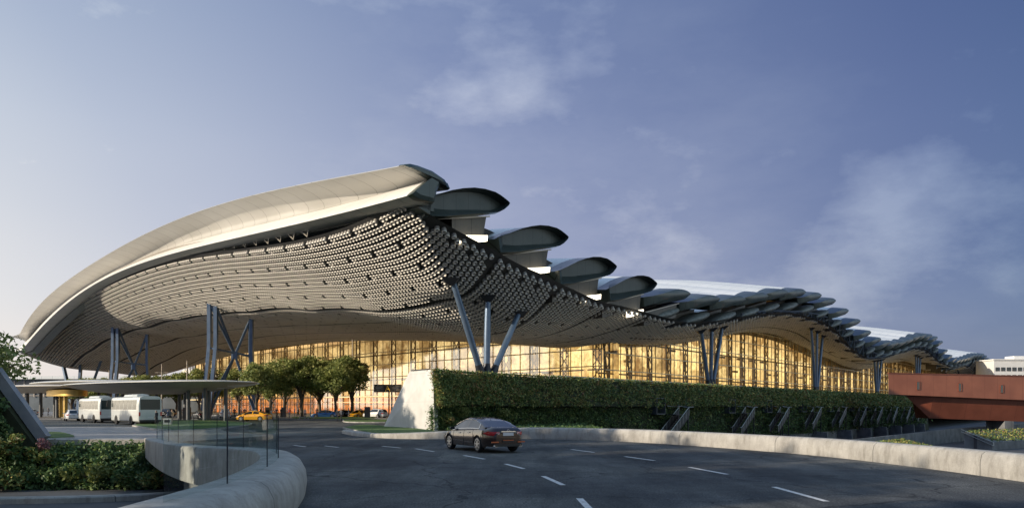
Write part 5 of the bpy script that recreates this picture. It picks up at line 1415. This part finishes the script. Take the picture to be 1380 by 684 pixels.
for i, (px, py, pose, ci, lb) in enumerate(PL):
    p = ground(px, py)
    on_pave = (p.y > 116)
    o = bpy.data.objects.new('person', pm[(pose, ci)]); COL.objects.link(o); o.location = (p.x, p.y, .15 if on_pave else 0); o.rotation_euler.z = rnd.uniform(0, 6.28) if pose == 'stand' else rnd.choice([1.4, -1.5, 2.9])
    s = rnd.uniform(.96, 1.05); o.scale = (s, s, s); tag(o, lb, 'person', 'people on the plaza')
    
# ================================================================ camera, light, sky
cam = bpy.data.cameras.new('camera'); co = bpy.data.objects.new('camera', cam); COL.objects.link(co)
co.location = (0, 0, EYE); co.rotation_euler = (R(90), 0, 0)
cam.sensor_width = 36; cam.lens = 36*FOC/1380; cam.shift_y = (HOR-342)/1380; cam.clip_start = .1; cam.clip_end = 5000
scene.camera = co
SUN_EL = 17.0
SD = Vector((-.90, -.43, 0)).normalized()*math.cos(R(SUN_EL))+Vector((0, 0, math.sin(R(SUN_EL))))
sl = bpy.data.lights.new('sun', 'SUN'); so = bpy.data.objects.new('sun', sl); COL.objects.link(so)
sl.energy = 3.1; sl.angle = R(.6); sl.color = (1.0, .85, .66)
so.rotation_euler = SD.to_track_quat('Z', 'Y').to_euler(); so.location = (0, 0, 120)
SKY_SIDE = [(0, (.40,.48,.52)), (.27, (.024,.050,.13)), (.42, (.066,.088,.185)), (.68, (.165,.192,.30)), (.84, (.30,.33,.405)), (.93, (.43,.455,.48)), (1, (1.2,1.25,1.15))]  # end stops lie out of view, brightened as added fill light
SKY_HOR = [(0, (1.38,1.14,.98)), (.12, (1.2,1.1,1.02)), (.32, (1,1,1)), (.52, (.66,.76,.87)), (.85, (1.7,2.0,1.75))]  # last stop, the unseen zenith, is raised to add fill light
w = bpy.data.worlds.new('World'); scene.world = w; w.use_nodes = True
nt = w.node_tree; bg = nt.nodes['Background']
sky = nt.nodes.new('ShaderNodeTexSky'); sky.sky_type = 'NISHITA'; sky.sun_disc = False
sky.sun_elevation = R(SUN_EL); sky.sun_rotation = math.atan2(SD.x, SD.y)
sky.air_density = 1.1; sky.dust_density = .6; sky.ozone_density = 3.0
tc = nt.nodes.new('ShaderNodeTexCoord'); gen = tc.outputs['Generated']
nv = nt.nodes.new('ShaderNodeVectorMath'); nv.operation = 'NORMALIZE'; nt.links.new(gen, nv.inputs[0])
sp_ = nt.nodes.new('ShaderNodeSeparateXYZ'); nt.links.new(nv.outputs[0], sp_.inputs[0])
dt = nt.nodes.new('ShaderNodeVectorMath'); dt.operation = 'DOT_PRODUCT'; nt.links.new(nv.outputs[0], dt.inputs[0]); dt.inputs[1].default_value = (-.93, .36, -.12)
side = ramp(nt, math_n(nt, 'MULTIPLY_ADD', dt.outputs['Value'], .5, .5), SKY_SIDE)
hor = ramp(nt, sp_.outputs[2], SKY_HOR)
grad = mixc(nt, 1, side, hor, 'MULTIPLY')
base = mixc(nt, .90, sky.outputs[0], mixc(nt, 1, grad, (10, 10, 10), 'MULTIPLY'))
cl = noise(nt, 2.2, 8, .62, vec=gen, stretch=(1, 1, 2.6))
cl2 = noise(nt, 1.1, 2, .5, vec=gen, stretch=(1.3, 1, 1.6))
cm = ramp(nt, math_n(nt, 'MULTIPLY', cl, math_n(nt, 'ADD', cl2, .42)), [(.50, (0,0,0)), (.68, (1,1,1))])
veil = ramp(nt, noise(nt, .8, 4, .5, vec=gen, stretch=(1, 1, 4)), [(.4, (0,0,0)), (.7, (1,1,1))])
base = mixc(nt, math_n(nt, 'MULTIPLY', veil, .22), base, mixc(nt, 1, base, (1.35,1.25,1.12), 'MULTIPLY'))
blob = None
for (bx_, by_, rr, k) in ((1205,318,.15,1.0),(1150,355,.13,.9),(1275,262,.12,.8),(700,108,.13,.75),(640,125,.10,.6),(780,80,.10,.6),(900,350,.18,.45),(700,10,.12,.35),(1340,330,.10,.5)):
    v = Vector(((bx_-690)/FOC, 1, (HOR-by_)/FOC)).normalized()
    ds = nt.nodes.new('ShaderNodeVectorMath'); ds.operation = 'DISTANCE'; nt.links.new(nv.outputs[0], ds.inputs[0]); ds.inputs[1].default_value = v
    g_ = nt.nodes.new('ShaderNodeMapRange'); g_.interpolation_type = 'SMOOTHSTEP'; nt.links.new(ds.outputs['Value'], g_.inputs[0]); g_.inputs[1].default_value = rr; g_.inputs[2].default_value = 0; g_.inputs[3].default_value = 0; g_.inputs[4].default_value = k
    blob = g_.outputs[0] if blob is None else math_n(nt, 'MAXIMUM', blob, g_.outputs[0])
cn = noise(nt, 9, 10, .6, vec=gen, stretch=(.8, 1, 1.7))
cmb = ramp(nt, math_n(nt, 'SUBTRACT', math_n(nt, 'ADD', math_n(nt, 'MULTIPLY', cn, 1.3), math_n(nt, 'MULTIPLY', blob, .55)), .80), [(.0, (0,0,0)), (.5, (1,1,1))])
base = mixc(nt, math_n(nt, 'MULTIPLY', cmb, .75), base, mixc(nt, 1, base, (2.2,1.95,1.5), 'MULTIPLY'))
final = mixc(nt, math_n(nt, 'MULTIPLY', cm, .35), base, mixc(nt, 1, base, (1.55,1.42,1.2), 'MULTIPLY'))
nt.links.new(final, bg.inputs[0]); bg.inputs[1].default_value = .10
scene.view_settings.view_transform = 'Standard'; scene.view_settings.look = 'None'
scene.view_settings.exposure = 0.75; scene.view_settings.gamma = 1
scene.render.engine = 'CYCLES'
cy = scene.cycles; cy.max_bounces = 6; cy.transparent_max_bounces = 12; cy.diffuse_bounces = 3; cy.glossy_bounces = 3; cy.transmission_bounces = 4
cy.use_denoising = True; cy.caustics_reflective = False; cy.caustics_refractive = False; cy.sample_clamp_indirect = 6
